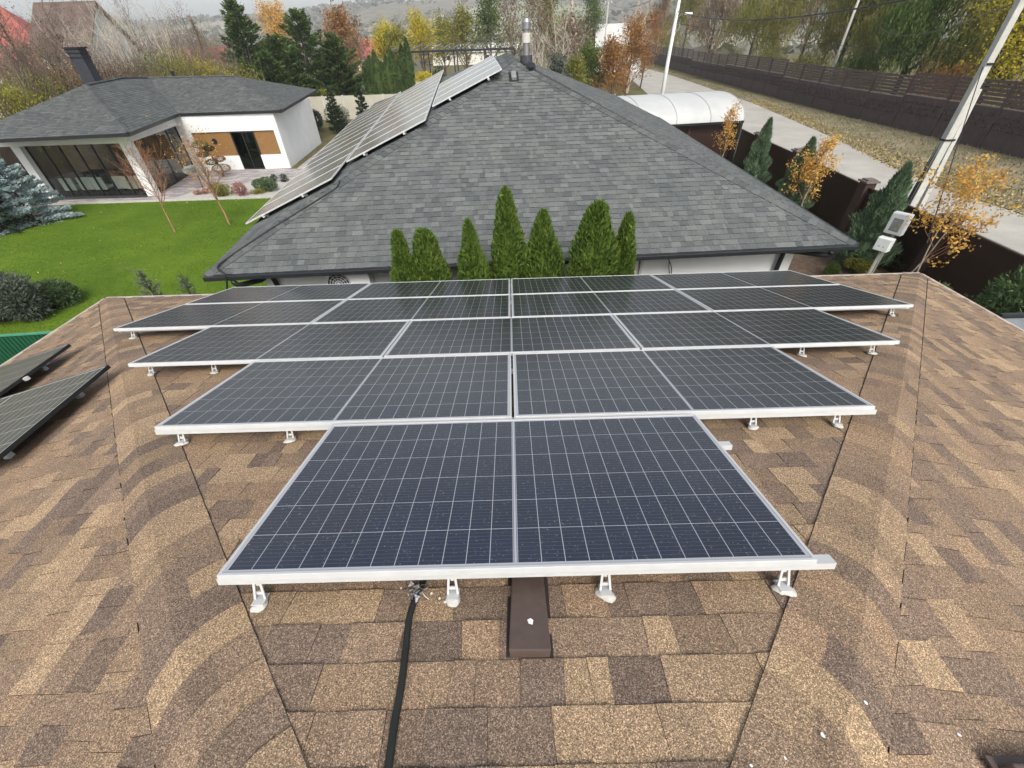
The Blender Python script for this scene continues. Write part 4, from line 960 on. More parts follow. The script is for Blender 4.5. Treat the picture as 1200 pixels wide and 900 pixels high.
q = MB(); q.bar(wp(xd0 + .1, .5, 1.1), wp(xd1 - .1, .5, 1.1), .02, 2.1); q.build('curtain', simple('green_room_curtain', (.1, .3, .1), .9), do)
# glazed fronts
def glazing(a, b, n_, ztop, nm):
    q = MB(); d = b - a
    for k in range(n_ + 1):
        p = a + d * (k / n_); q.bar(p + Vector((0, 0, .05)), p + Vector((0, 0, ztop)), .06, .08, up=(0, 1, 0))
    q.bar(a + Vector((0, 0, .04)), b + Vector((0, 0, .04)), .08, .08); q.bar(a + Vector((0, 0, ztop)), b + Vector((0, 0, ztop)), .08, .08)
    g_ = q.build('glazing_frame', M['darkmetal'], pv); 
    for k in range(n_):
        p = MB(); p.bar(a + d * (k / n_) + Vector((0, 0, ztop / 2)), a + d * ((k + 1) / n_) + Vector((0, 0, ztop / 2)), .012, ztop - .08); p.build('glass_pane', M['glass'], g_)
ZB = zt_ - .44
glazing(c1 + Vector((.24, .1, 0)), c2 + Vector((-.24, .1, 0)), 6, ZB, 'front'); glazing(c2 + Vector((-.02, .26, 0)), ci + Vector((0, -.05, 0)), 4, ZB, 'side')
q = MB(); q.poly([Vector((c1.x - 5, c1.y - .3, .06)), Vector((c2.x + .1, c2.y - .3, .06)), Vector((ci.x, ci.y - .02, .06)), Vector((c1.x - 5, ci.y + 1, .06))]); q.build('floor', M['floor_dark'], pv)
q = MB(); q.box((c1.x + .5, ci.y + 1.1, 1.4), (15, .1, 2.9)); q.box((c1.x - 4, (c1.y + ci.y) / 2 + .3, 1.4), (.1, 6.6, 2.9)); q.build('back_wall', simple('inner_brown_wall', (.07, .05, .035), .8, 0, .4, 1.2), pv)
# chimney
pc = Vector(G(110, 97, 4.45)); zc = HT(88, 57, pc)
q = MB(); q.box((pc.x, pc.y, (3.3 + zc) / 2), (.8, .65, zc - 3.3)); ch = q.build('chimney', M['chimney_dark'], pv)
q = MB(); q.box((pc.x, pc.y, zc + .04), (.96, .8, .08)); q.box((pc.x, pc.y, zc - .2), (.88, .73, .06)); q.box((pc.x, pc.y, zc - .42), (.88, .73, .06)); q.build('chimney_cap', M['darkmetal'], ch)
q = MB(); p_ = Vector(G(204, 90, 4.62)); q.tube([p_ - Vector((0, 0, .1)), p_ + Vector((0, 0, .2))], .09, 10); q.tube([p_ + Vector((0, 0, .2)), p_ + Vector((0, 0, .3))], .14, 10); q.build('roof_vent_pipe', M['darkmetal'], pv)
# furniture inside: pale armchairs in a row behind the glass
def armchair():
    r_ = empty('lounge_chair'); q = MB(); q.box((0, 0, .33), (.62, .6, .14)); q.build('seat', M['fabric_grey'], r_, bevel=.03)
    q = MB(); q.box((0, -.3, .55), (.66, .1, .62)); q.build('backrest', M['fabric_grey'], r_, bevel=.03)
    for sx in (-.28, .28):
        for sy in (-.26, .24): q = MB(); q.bar((sx, sy, 0), (sx, sy, .27), .04); q.build('leg', M['darkmetal'], r_)
    return r_
ca = armchair(); cnt = 0
for k, x in enumerate((.9, 1.75, 2.55, 3.55, 4.25, 4.85)):
    o = ca if k == 0 else copy_tree(ca); o.location = (c1.x + x, c1.y + .62 + .08 * (k % 2), .06); o.rotation_euler = (0, 0, R([0, 3, -2, 6, -8, 4][k]))
    tag(o, f'{onames[k]} pale grey chair from the left behind the glass front of the pavilion', 'chair', 'chairs inside the pavilion')
tb = empty('long_table', (c1.x + 2.7, c1.y + 2.2, .06)); tag(tb, 'dark long dining table inside the pavilion behind the row of chairs', 'table'); q = MB(); q.box((0, 0, .74), (4.4, 1.0, .05)); q.build('tabletop', M['bark_dark'], tb)
for sx in (-2, 2):
    for sy in (-.4, .4): q = MB(); q.bar((sx, sy, 0), (sx, sy, .71), .07); q.build('leg', M['darkmetal'], tb)
cb_ = empty('wooden_cabinet', (c2.x - 1.6, ci.y + .4, .06)); tag(cb_, 'brown wooden cabinet glimpsed through the side glass of the pavilion', 'cabinet')
q = MB(); q.box((0, 0, 1.0), (1.8, .5, 2.0)); q.build('carcass', M['wood_warm'], cb_)
for sx in (-.45, .45): q = MB(); q.box((sx, -.26, 1.0), (.85, .02, 1.9)); d_ = q.build('door', M['wood_warm'], cb_); q = MB(); q.bar((sx * .2, -.29, .9), (sx * .2, -.29, 1.15), .02); q.build('handle', M['steel'], d_)

# planting in front of the pavilion
shrub('heather', 'small pink heather clump on the gravel, the left one of two', G(233, 229), .3, .25, .3, 201, 'pink', 500, .05)
shrub('heather', 'small pink heather clump on the gravel, the right one of two', G(243, 228), .3, .25, .34, 202, 'pink', 500, .05)
shrub('boxwood', 'round yellow green clipped bush in the gravel bed by the lawn', G(263, 231), .55, .5, .7, 203, 'ygreen', 2600, .06)
shrub('barberry', 'pinkish orange leafy shrub between the clipped bush and the mugo pine', G(285, 229), .5, .45, .75, 204, 'pink', 1100, .07)
shrub('mugo_pine', 'dark green low mugo pine at the right of the gravel bed', G(314, 224), .75, .55, .65, 205, 'juniper_green', 2600, .08)
shrub('low_shrub', 'flat yellowish ground shrub before the mugo pine', G(301, 228), .5, .35, .25, 206, 'ygreen', 800, .06)
shrub('ball_shrub', 'little dark ball shrub at the patio edge near the grey roof panels', G(333, 214), .28, .28, .5, 207, 'spruce_dark', 700, .05)
shrub('ball_shrub', 'tiny dark shrub right behind the mugo pine', G(321, 213), .25, .22, .4, 208, 'spruce_dark', 600, .05)
# blue-grey standard and cloud pruned pine
st = empty('standard_spruce', G(238, 221)); tag(st, 'blue grey flat topped miniature tree on a thin stem in the gravel', 'small tree'); rng = np.random.default_rng(8)
q = MB(); q.tube([(0, 0, 0), (.04, 0, .4), (0, .02, .85)], [.04, .03, .025], 7); q.build('trunk', M['bark_dark'], st)
n = 1600; v = rng.normal(size=(n, 3)); v /= np.linalg.norm(v, axis=1, keepdims=True); leafmesh('crown', v * [.55, .5, .2] + [0, 0, .95], v + [0, 0, .4], .09, .03, L['bluespruce'], st, rng)
cp = empty('cloud_pruned_pine', G(262, 208)); tag(cp, 'cloud pruned pine with layered green pads against the white wall', 'small tree')
q = MB(); q.tube([(0, 0, 0), (.12, 0, .5), (-.1, 0, 1.0), (-.3, 0, 1.45), (-.55, 0, 1.75)], [.07, .06, .05, .035, .02], 8); q.build('trunk', M['bark'], cp)
for (x, z, rr, lf) in ((-.55, 1.75, .42, 'green'), (-.15, 1.55, .3, 'spruce_dark'), (-.62, 1.25, .32, 'spruce_dark'), (.2, 1.0, .34, 'rust'), (-.3, .85, .34, 'green'), (.1, .5, .5, 'rust')):
    n = 900; v = rng.normal(size=(n, 3)); v /= np.linalg.norm(v, axis=1, keepdims=True); leafmesh('foliage_pad', v * [rr, rr * .9, rr * .42] + [x, 0, z], v + [0, 0, .5], .08, .03, L[lf], cp, rng)
# blue spruce and companions at the left edge of the lawn
b0 = G(44, 262); conifer('blue_spruce', 'big silvery blue spruce beside the left white column of the pavilion', b0, HT(15, 178, b0) , 1.75, 211, 'bluespruce', 26000, lsize=.15, width=.35, power=.75, bare=.02, gaps=.1)
b0 = G(8, 272); conifer('dark_spruce', 'dark green spruce cut by the left edge in front of the blue spruce', b0, 2.2, 1.3, 212, 'spruce_dark', 12000, lsize=.13, power=.75, bare=.02)
b0 = G(-25, 262); conifer('blue_spruce', 'bluish spruce partly outside the left edge of the photo', b0, 2.9, 1.5, 213, 'bluespruce', 12000, lsize=.15, power=.75, bare=.02)
# bare young trees on the lawn
tree('young_bare_tree', 'bare orange twigged sapling on the lawn left of the grey roof', 'tree', (-14.2, 17.2, 0), 3.1, 1.4, 221, 'copper', 'copper', trunk_r=.035, thick=1.5, n1=26, n2=7, n3=4, clear=.35, up=1.0)
tree('young_autumn_tree', 'bare pinkish sapling with a few orange leaves close to the grey roof corner', 'tree', (-12.3, 18.0, 0), 3.3, 1.2, 222, 'copper', 'copper', 'orange', 420, .07, .04, thick=1.5, n1=26, n2=7, n3=4, clear=.3, up=1.3)
tree('young_bare_tree', 'thin bare sapling with tied stake at the far corner of our roof', 'tree', (-9.4, 9.3, 0), 1.9, .7, 223, 'bark_pale', 'twig_grey', trunk_r=.02, n1=10, n2=3, n3=2)
# hedge and green fence at the left edge
for i, (px, py, hh, r_) in enumerate(((-15, 372, 1.35, .95), (22, 372, 1.5, 1.0), (58, 370, 1.35, .8), (92, 352, .85, .7))):
    b0 = G(px, py, .5); shrub('spreading_juniper', ['spreading juniper at the left edge above the green fence', 'tallest spreading juniper behind the green fence', 'grey green juniper between the hedge and the brown roof', 'low light green juniper touching the brown roof edge'][i], (b0[0] - 1.3, b0[1] + .7, 0), r_, r_ * .9, hh, 230 + i, 'juniper_green' if i in (0, 3) else 'grey_conifer', 5200, .12, 'junipers behind the green fence', width=.3, lobes=8)
q = empty('green_sheet_fence'); tag(q, 'dark green profiled sheet fence at the left edge below the junipers', 'fence'); fg = MB()
fa = G(-40, 396, 1.6); fb_ = G(66, 389, 1.6); d = Vector((fb_[0] - fa[0], fb_[1] - fa[1], 0)); nseg = 40
for k in range(nseg):
    a = Vector((fa[0], fa[1], 0)) + d * (k / nseg); b = Vector((fa[0], fa[1], 0)) + d * ((k + 1) / nseg); of = Vector((-d.y, d.x, 0)).normalized() * (.014 if k % 2 else 0)
    of2 = Vector((-d.y, d.x, 0)).normalized() * (.0 if k % 2 else .014)
    fg.poly([a + of, b + of, b + of + Vector((0, 0, 1.6)), a + of + Vector((0, 0, 1.6))]); fg.poly([b + of, b + of2, b + of2 + Vector((0, 0, 1.6)), b + of + Vector((0, 0, 1.6))])
fg.build('sheet', M['green_sheet'], q); tr_ = MB(); tr_.bar(Vector(fa) + Vector((0, 0, .0)), Vector(fb_) + Vector((0, 0, .0)), .06, .03); tr_.build('top_rail', simple('green_rail', (.05, .22, .13), .5), q)

# ------------------------------------------------------------------ right side: brown fence with pillars, canopy
bf = empty('brown_sheet_fence'); tag(bf, 'dark brown sheet fence with square pillars between the garden and the road', 'fence')
fpts = [(11.7, -8), (11.75, 4), (11.85, 8.58), (11.95, 10), (12.0, 12.65), (12.3, 16.3), (12.6, 21.7), (12.9, 25.6)]; FH = 1.8
q = MB(); sl_ = MB()
for a, b in zip(fpts[:-1], fpts[1:]):
    q.bar((*a, FH / 2), (*b, FH / 2), .03, FH); sl_.bar((*a, FH + .02), (*b, FH + .02), .08, .04)
q.build('sheet', M['fence_brown'], bf); sl_.build('top_rail', M['fence_post'], bf)
def fx(y): return np.interp(y, [p[1] for p in fpts], [p[0] for p in fpts])
for px, py in ((886, 157), (930, 177), (1015, 213)):
    g_ = G(px, py, 1.98); q = MB(); y = g_[1]; x = fx(y) - .02
    q.box((x, y, .99), (.34, .34, 1.98)); p_ = q.build('pillar', M['fence_post'], bf); q = MB(); q.box((x, y, 2.0), (.46, .46, .05)); q.box((x, y, 2.045), (.3, .3, .05)); q.build('pillar_cap', simple('pillar_cap_grey', (.16, .13, .12), .5), p_)
g_ = (fx(10.6), 10.6); q = MB(); q.box((g_[0], g_[1], .99), (.34, .34, 1.98)); p_ = q.build('pillar', M['fence_post'], bf); q = MB(); q.box((g_[0], g_[1], 2.0), (.46, .46, .05)); q.build('pillar_cap', M['fence_post'], p_)
# arched canopy over the gate
cn = empty('arched_canopy'); tag(cn, 'white arched polycarbonate canopy over the gate beside the road', 'canopy')
K = 14; e0 = Vector(G(784, 146, 2.35)); e1 = Vector(G(872, 141, 2.35)); e0.z = e1.z = 2.35; axx = (e1 - e0).normalized(); ayy = Vector((-axx.y, axx.x, 0)); xa = -5.2; xb = (e1 - e0).length
dep = 5.2; ht = 1.05
prof = [(dep * (1 - math.cos(math.pi * k / K)) / 2, ht * math.sin(math.pi * k / K)) for k in range(K + 1)]
def cpnt(x, k, o=0): return e0 + axx * x + ayy * prof[k][0] + Vector((0, 0, prof[k][1] + o))
M['poly'] = simple('white_polycarbonate', (.42, .43, .42), .5, 0, .07, 1.2, spec=.5)
nS = 5
for s_ in range(nS):
    q = MB(); x0 = xa + (xb - xa) * s_ / nS; x1 = xa + (xb - xa) * (s_ + 1) / nS
    for k in range(K + 1): q.v += [tuple(cpnt(x0, k)), tuple(cpnt(x1, k))]
    for k in range(K): q.f.append((2 * k, 2 * k + 1, 2 * k + 3, 2 * k + 2)); q.c.append((1,) * 4)
    o = q.build('roof_sheet', M['poly'], cn, smooth=True); m_ = o.modifiers.new('thick', 'SOLIDIFY'); m_.thickness = .016; m_.offset = -1; m_.use_rim = False
for s_ in range(nS + 1):
    x0 = xa + (xb - xa) * s_ / nS; q = MB(); q.tube([cpnt(x0, k, .0) for k in range(K + 1)], .022, 6); q.build('arch_rib', simple('grey_rib', (.3, .31, .3), .5) if s_ in (0, ) else bpy.data.materials['grey_rib'], cn)
q = MB(); q.bar(cpnt(xa, 0, -.06), cpnt(xb, 0, -.06), .06, .1); q.bar(cpnt(xa, K, -.06), cpnt(xb, K, -.06), .06, .1); q.build('edge_beam', M['darkmetal'], cn)
q = MB(); 
for k_ in (0, K): q.bar((cpnt(xb - .1, k_).x, cpnt(xb - .1, k_).y, 0), cpnt(xb - .1, k_, -.1), .12)
q.build('post', M['darkmetal'], cn); q = MB(); q.bar((cpnt(xa + .1, 0).x, cpnt(xa + .1, 0).y, 0), cpnt(xa + .1, 0, -.1), .12); q.build('post', M['darkmetal'], cn)
gt = empty('brown_gate'); tag(gt, 'dark brown sheet wall under the white arched canopy', 'gate'); q = MB(); a = cpnt(xa + .1, 0) + ayy * .4; b = cpnt(xb, 0) + ayy * .4; a.z = b.z = 1.1; q.bar(a, b, .04, 2.2); q.build('panel', M['fence_brown'], gt)
q = MB()
for t_ in (0, .35, .7, 1): p_ = a.lerp(b, t_); q.bar((p_.x, p_.y - .05, 0), (p_.x, p_.y - .05, 2.2), .08)
q.build('frame', M['fence_post'], gt)
# junipers, orange saplings
JG = 'upright junipers along the brown fence'; OG = 'orange leaved saplings along the brown fence'
def jpf(t): return np.clip((1 - t) / .8, 0, 1) ** .75 * (.35 + .65 * np.clip(t / .18, 0, 1))
for i, (bx_, by_, tx, ty, r_, lb_, lf) in enumerate([(*G(903, 140, 3.0)[:2], 903, 140, .52, 'slender blue green juniper farthest along the brown fence', 'juniper'), (*G(953, 163, 2.9)[:2], 953, 163, .56, 'blue green juniper just behind the middle orange sapling', 'juniper'),
        (*G(1065, 193, 3.0)[:2], 1065, 193, .62, 'large leaning upright juniper beside the meter boxes', 'juniper')]):
    z = HT(tx, ty, (bx_, by_)); columnar('upright_juniper', lb_, (bx_, by_, 0), z, r_, 240 + i, lf, 14000, JG, .2, jpf, lean=(.0, .0), rough=.3, width=.16)
b0 = (11.0, 6.6, 0); shrub('spreading_juniper', 'big bright green spreading juniper at the right edge in front of the brown fence', b0, 1.15, 1.0, 2.3, 245, 'juniper_green', 13000, .15, width=.25, lobes=9)
b0 = (10.3, 8.0, 0); shrub('spreading_juniper', 'small dark juniper peeking over the far corner of the brown roof', b0, .7, .7, 1.3, 246, 'juniper_green', 5000, .12, width=.25, lobes=6)
for i, (bx_, by_, tx, ty, sp_, nl, lb_) in enumerate([(11.1, 23.0, 868, 122, .75, 1300, 'small orange sapling in front of the white canopy corner'), (11.0, 15.3, 972, 168, 1.0, 2100, 'orange leaved sapling in the middle beside the fence pillar'), (10.9, 9.6, 1098, 195, 1.25, 1900, 'largest orange leaved sapling right of the meter boxes')]):
    z = HT(tx, ty, (bx_, by_)); tree('orange_sapling', lb_, 'tree', (bx_, by_, 0), z, sp_, 250 + i, 'bark_pale', 'copper', 'orange', nl, .075, .035, OG, .09, clear=.3, n1=16, n2=4, n3=2, up=1.5, fork=2 if i == 2 else 1)
# bed shrubs
for i, (px, py, rx, hh, lf, lb_) in enumerate([(985, 300, .5, .5, 'grey_conifer', 'grey green low shrub right of the grey roof corner'), (1004, 313, .45, .4, 'ygreen', 'bright yellow green low bush at the edge of the bed'), (1035, 303, .7, .8, 'spruce_dark', 'dark spreading shrub below the white meter box'), (975, 315, .3, .3, 'green', 'tiny green plant at the corner of the side lawn'), (1062, 312, .6, .7, 'juniper_green', 'ragged green shrub under the largest orange sapling')]):
    shrub('bed_shrub', lb_, G(px, py + 6, .1), rx, rx * .8, hh, 260 + i, lf, 2200, .07, width=.4)
# meter boxes
def meterbox(px, py, w_, h_, win, lb_):
    g_ = G(px, py, 1.85 if win else 1.5); r_ = empty('meter_box', (g_[0], g_[1], g_[2])); r_.rotation_euler = (0, 0, R(-60)); tag(r_, lb_, 'meter box')
    q = MB(); q.box((0, 0, 0), (w_, .2, h_)); q.build('case', M['white_plastic'], r_, bevel=.015)
    q = MB(); q.box((0, -.105, 0), (w_ * .9, .012, h_ * .92)); d_ = q.build('door', M['white_plastic'], r_, bevel=.004)
    if win: q = MB(); q.box((0, -.1135, -.02), (w_ * .55, .006, h_ * .6)); q.build('window', simple('meter_window', (.25, .27, .26), .2), d_)
    else:
        for sx in (-.05, .05): q = MB(); q.box((sx, -.1135, -.04), (.03, .006, .014)); q.build('vent_slot', M['darkmetal'], d_)
    q = MB(); q.bar((0, .07, -g_[2]), (0, .07, -h_ / 2), .05); q.build('post', M['concrete'], r_)
    return r_
m1 = meterbox(1053, 262, .42, .55, True, 'white meter box with a grey window near the brown fence'); m2 = meterbox(1036, 286, .34, .34, False, 'smaller plain white box right below the meter box with a window')
q = MB(); p0 = Vector(m1.location); q.tube([p0 + Vector((.1, 0, .3)), p0 + Vector((.15, 0, .75))], .03, 8); q.build('riser_pipe', M['white_plastic'], None); o = bpy.data.objects['riser_pipe']; o.parent = m1; o.matrix_parent_inverse = m1.matrix_world.inverted()

# ------------------------------------------------------------------ street: far fence, poles, wires
ff = empty('concrete_panel_fence'); tag(ff, 'long brown fence of embossed concrete panels with slatted top beyond the verge', 'fence')
fp = [(29.0, -4), (29.0, 25), (29.6, 42), (31.2, 62), (34, 92), (37.5, 126), (44, 180)]
def fence_pt(s):
    acc = 0
    for a, b in zip(fp[:-1], fp[1:]):
        l = math.hypot(b[0] - a[0], b[1] - a[1])
        if s <= acc + l: t = (s - acc) / l; return Vector((a[0] + (b[0] - a[0]) * t, a[1] + (b[1] - a[1]) * t, 0))
        acc += l
    return Vector((*fp[-1], 0))
Lf = sum(math.hypot(b[0] - a[0], b[1] - a[1]) for a, b in zip(fp[:-1], fp[1:]))
step = 4.0; nb_ = int(Lf / step); 
for k in range(nb_):
    a = fence_pt(k * step); b = fence_pt((k + 1) * step); zo = .35 * ((k // 5) % 2) * .6 + k * .012; d = (b - a).normalized(); nrm = Vector((-d.y, d.x, 0))
    hgt = 1.75
    q = MB(); q.bar(a + d * .1 + Vector((0, 0, hgt / 2 + zo / 2)), b - d * .1 + Vector((0, 0, hgt / 2 + zo / 2)), .08, hgt + zo)
    if k < 30:
        rg = np.random.default_rng(k)
        for row in range(3):
            for c_ in range(5):
                x = .3 + c_ * .72 + (.36 if row % 2 else 0); z = .75 + zo + row * .3
                if x > 3.6: continue
                P0 = a + d * x + nrm * .07 + Vector((0, 0, z)); P1 = P0 + d * .2 + Vector((0, 0, .12)); P2 = P0 + d * .44 + Vector((0, 0, .02)); q.bar(P0, P1, .12, .09); q.bar(P1, P2, .12, .09)
    q.build('concrete_panel', M['fence_stone'], ff)
    q = MB(); q.bar(a + Vector((0, 0, hgt + zo + .03)), b + Vector((0, 0, hgt + zo + .03)), .14, .06); q.build('pale_capping', simple('fence_capping', (.2, .17, .165), .7) if k == 0 else bpy.data.materials['fence_capping'], ff)
    q = MB()
    for j in range(6): z = hgt + zo + .2 + j * .205; q.bar(a + d * .05 + Vector((0, 0, z)), b - d * .05 + Vector((0, 0, z)), .04, .15)
    q.build('slats', M['fence_slat'], ff)
    q = MB(); q.box((a.x, a.y, (hgt + zo + 1.3) / 2), (.16, .16, hgt + zo + 1.36)); q.build('post', M['fence_stone'], ff)

up_ = empty('utility_pole', (12.85, 12.95, 0)); tag(up_, 'large pale concrete utility pole with leaning strut and fittings right beside the brown fence', 'utility pole')
HTP = 8.6
q = MB(); q.bar((0, 0, 0), (0, 0, .01), .3)
q = MB(); n_ = 10
def taper(mb, a, b, w0, w1, h0, h1):
    a = Vector(a); b = Vector(b); d = (b - a).normalized(); sx = d.cross(Vector((0, 1, 0))).normalized(); sy = sx.cross(d); n = len(mb.v)
    for P, w, h in ((a, w0, h0), (b, w1, h1)):
        for sxn, syn in ((-1, -1), (1, -1), (1, 1), (-1, 1)): mb.v.append(tuple(P + sx * w / 2 * sxn + sy * h / 2 * syn))
    for f in ((0, 1, 5, 4), (1, 2, 6, 5), (2, 3, 7, 6), (3, 0, 4, 7), (4, 5, 6, 7), (3, 2, 1, 0)): mb.f.append(tuple(n + i for i in f)); mb.c.append((1,) * 4)
taper(q, (0, 0, 0), (-.22, 0, HTP), .24, .15, .2, .14); q.build('shaft', M['concrete_pole'], up_, bevel=.015)
q = MB(); taper(q, (.34, -.06, 0), (.02, 0, 4.6), .16, .12, .15, .12); q.build('strut', M['concrete_pole'], up_, bevel=.012)
q = MB()
for z in (3.4, 5.15, 6.5): q.box((-.026 * z + .03, 0, z), (.3 if z < 4 else .22, .22, .045))
q.build('steel_band', M['darkmetal'], up_)
q = MB()
for dx, dy in ((-.16, -.06), (-.17, .02), (-.165, .08)): q.tube(resample([(dx, dy, 0.4), (dx - .01, dy, 3), (dx + .03, dy, 5.5), (dx + .06, dy, 8)], .5), .014, 6)
q.build('cable', M['rubber'], up_, smooth=True)
q = MB(); q.bar((-.9, 0, 7.9), (.9, 0, 7.9), .09, .09); q.bar((-.6, .1, 7.35), (.6, .1, 7.35), .07, .07); q.bar((-.6, 0, 7.35), (-.05, 0, 7.9), .04); q.bar((.6, 0, 7.35), (.05, 0, 7.9), .04); q.build('crossarm', M['steel'], up_)
for dx in (-.8, -.4, .4, .8):
    q = MB(); q.tube([(dx, 0, 7.94), (dx, 0, 8.0), (dx, 0, 8.06), (dx, 0, 8.12)], [.03, .05, .035, .045], 8); q.build('insulator', M['white_plastic'], up_)
q = MB(); q.bar((.05, -.05, 6.75), (1.3, -.25, 7.15), .05); lm = q.build('lamp_arm', M['steel'], up_); q = MB(); q.box((1.45, -.28, 7.18), (.6, .22, .12)); q.build('lamp_head', M['white_plastic'], lm, bevel=.04)
lp = empty('street_lamp', (13.75, 43.5, 0)); tag(lp, 'tall white street lamp pole rising behind the arched canopy', 'street lamp')
q = MB(); q.tube([(0, 0, 0), (0, 0, 4), (.12, 0, 9.6)], [.17, .15, .1], 10); q.build('pole', M['white_plaster'], lp, smooth=True)
q = MB(); q.tube([(.08, 0, 6.9), (.5, 0, 7.15), (.75, 0, 7.15)], .03, 6); ar = q.build('lamp_arm', M['steel'], lp); q = MB(); q.box((1.0, 0, 7.13), (.62, .24, .14)); q.build('lamp_head', M['white_plastic'], ar, bevel=.05)
def plainpole(px0, py0, px1, py1, X, lb_, nm='wooden_pole', mat='concrete', r_=.13, arm=False):
    q0 = ray(px0, py0); t = (X - CAMP[0]) / q0[0]; P0 = CAMP + q0 * t; P0[2] = 0; d = ray(px1, py1); z = HT(px1, py1, P0)
    r = empty(nm, P0); tag(r, lb_, 'utility pole'); q = MB(); q.tube([(0, 0, 0), (0, 0, z)], [r_ * 1.15, r_ * .8], 8); q.build('pole', M[mat], r, smooth=True)
    q = MB(); q.bar((-.7, 0, z - .3), (.7, 0, z - .3), .09); q.build('crossarm', M['steel'], r)
    q = MB()
    for dx in (-.6, 0, .6): q.tube([(dx, 0, z - .25), (dx, 0, z - .05)], .05, 6)
    q.build('insulators', M['white_plastic'], r); return r, Vector((P0[0], P0[1], z))
pp1, t1_ = plainpole(976, 81, 1009, -8, 33, 'thin concrete pole standing among the willows behind the street fence')
pp2, t2_ = plainpole(837, 66, 846, -8, 42, 'distant thin pole among the willows left of the nearer concrete pole')
pp3, t3_ = plainpole(708, 58, 711, 1, 20, 'far concrete pole with dark crossarm near the white gabled house')
# braced wooden poles mid distance
r = empty('braced_pole', AT(668, 58, 85) * [1, 1, 0]); tag(r, 'pale wooden pole with slanting brace among bare trees behind the grey roof', 'utility pole')
z = HT(664, 0, r.location) + .5; q = MB(); q.tube([(0, 0, 0), (0, 0, z)], .18, 8); q.build('pole', M['bark_pale'], r); q = MB(); q.tube([(2.6, 0, 0), (.1, 0, z * .8)], .15, 8); q.build('brace', M['bark_pale'], r)
WG = 'wires strung along the street'
def wire(a, b, sag, lb_, r_=.012):
    a = Vector(a); b = Vector(b); q = MB(); q.tube([a.lerp(b, t) - Vector((0, 0, sag * 4 * t * (1 - t))) for t in np.linspace(0, 1, 33)], r_, 5); o = q.build('overhead_wire', M['darkmetal'], smooth=True); tag(o, lb_, 'wire', WG)
W0 = Vector((12.85, 12.95, 0)); W1 = Vector((13.75, 43.5, 0)); W2 = Vector((16.5, -22, 0))
for i, (dx, z1, z2, sg, r_) in enumerate([(-.8, 8.1, 9.2, .5, .012), (-.4, 8.1, 9.0, .55, .012), (.4, 8.1, 9.05, .5, .012), (.8, 8.1, 9.25, .45, .012), (0, 6.9, 7.3, .7, .028)]):
    wire(W0 + Vector((dx, 0, z1)), W1 + Vector((dx * .3 + .1, 0, z2 - (0 if i < 4 else 0))), sg, ['leftmost thin wire between the large pole and the lamp pole', 'second thin wire between the large pole and the lamp pole', 'third thin wire between the large pole and the lamp pole', 'rightmost thin wire between the large pole and the lamp pole', 'thick twisted cable sagging between the large pole and lamp pole'][i], r_)
wire(W0 + Vector((0.15, 0, 6.5)), Vector((30.5, 44, 6.2)), .8, 'single wire crossing the street towards the fence beside the willows', .014)
wire(W1 + Vector((0, 0, 6.6)), Vector((31.5, 25, 4.4)), .5, 'low thin wire crossing in front of the willows', .012)
wire(W1 + Vector((0, 0, 9.0)), t3_ - Vector((0, 0, .1)), 1.2, 'far wire from the lamp pole to the distant pole', .02)
wire(W0 + Vector((-.2, 0, 5.1)), Vector((9.4, 8.4, 2.2)), .05, 'service cable dropping from the large pole to the meter box', .011)

# ------------------------------------------------------------------ behind the garden: walls, hedges, houses
def wallfence(a, b, h, lb_, mat, nseg, nm='concrete_fence', gapc='fence_joint'):
    r = empty(nm); tag(r, lb_, 'fence'); a = Vector((*a, 0)); b = Vector((*b, 0)); d = (b - a) / nseg; dn_ = d.normalized()
    for k in range(nseg):
        q = MB(); q.bar(a + d * k + dn_ * .07 + Vector((0, 0, h / 2)), a + d * (k + 1) - dn_ * .07 + Vector((0, 0, h / 2)), .07, h); q.build('panel', mat, r)
        q = MB(); q.box((*(a + d * k)[:2], h / 2 + .03), (.14, .16, h + .06)); q.build('post', M['concrete'], r)
M['fence_pale'] = simple('pale_beige_concrete', (.38, .36, .29), .9, 0, .1, .8, .2)
f1a = G(355, 142, .0); f1b = G(520, 128, 0.0)
A1 = AT(362, 104, 52); wallfence((-24.5, 50), (8, 50), 2.0, 'near pale beige concrete panel fence behind the pavilion and grey roof', M['fence_pale'], 16)
wallfence((-21, 62), (9, 67), 2.1, 'farther pale concrete panel fence under the pergola', M['fence_pale'], 13)
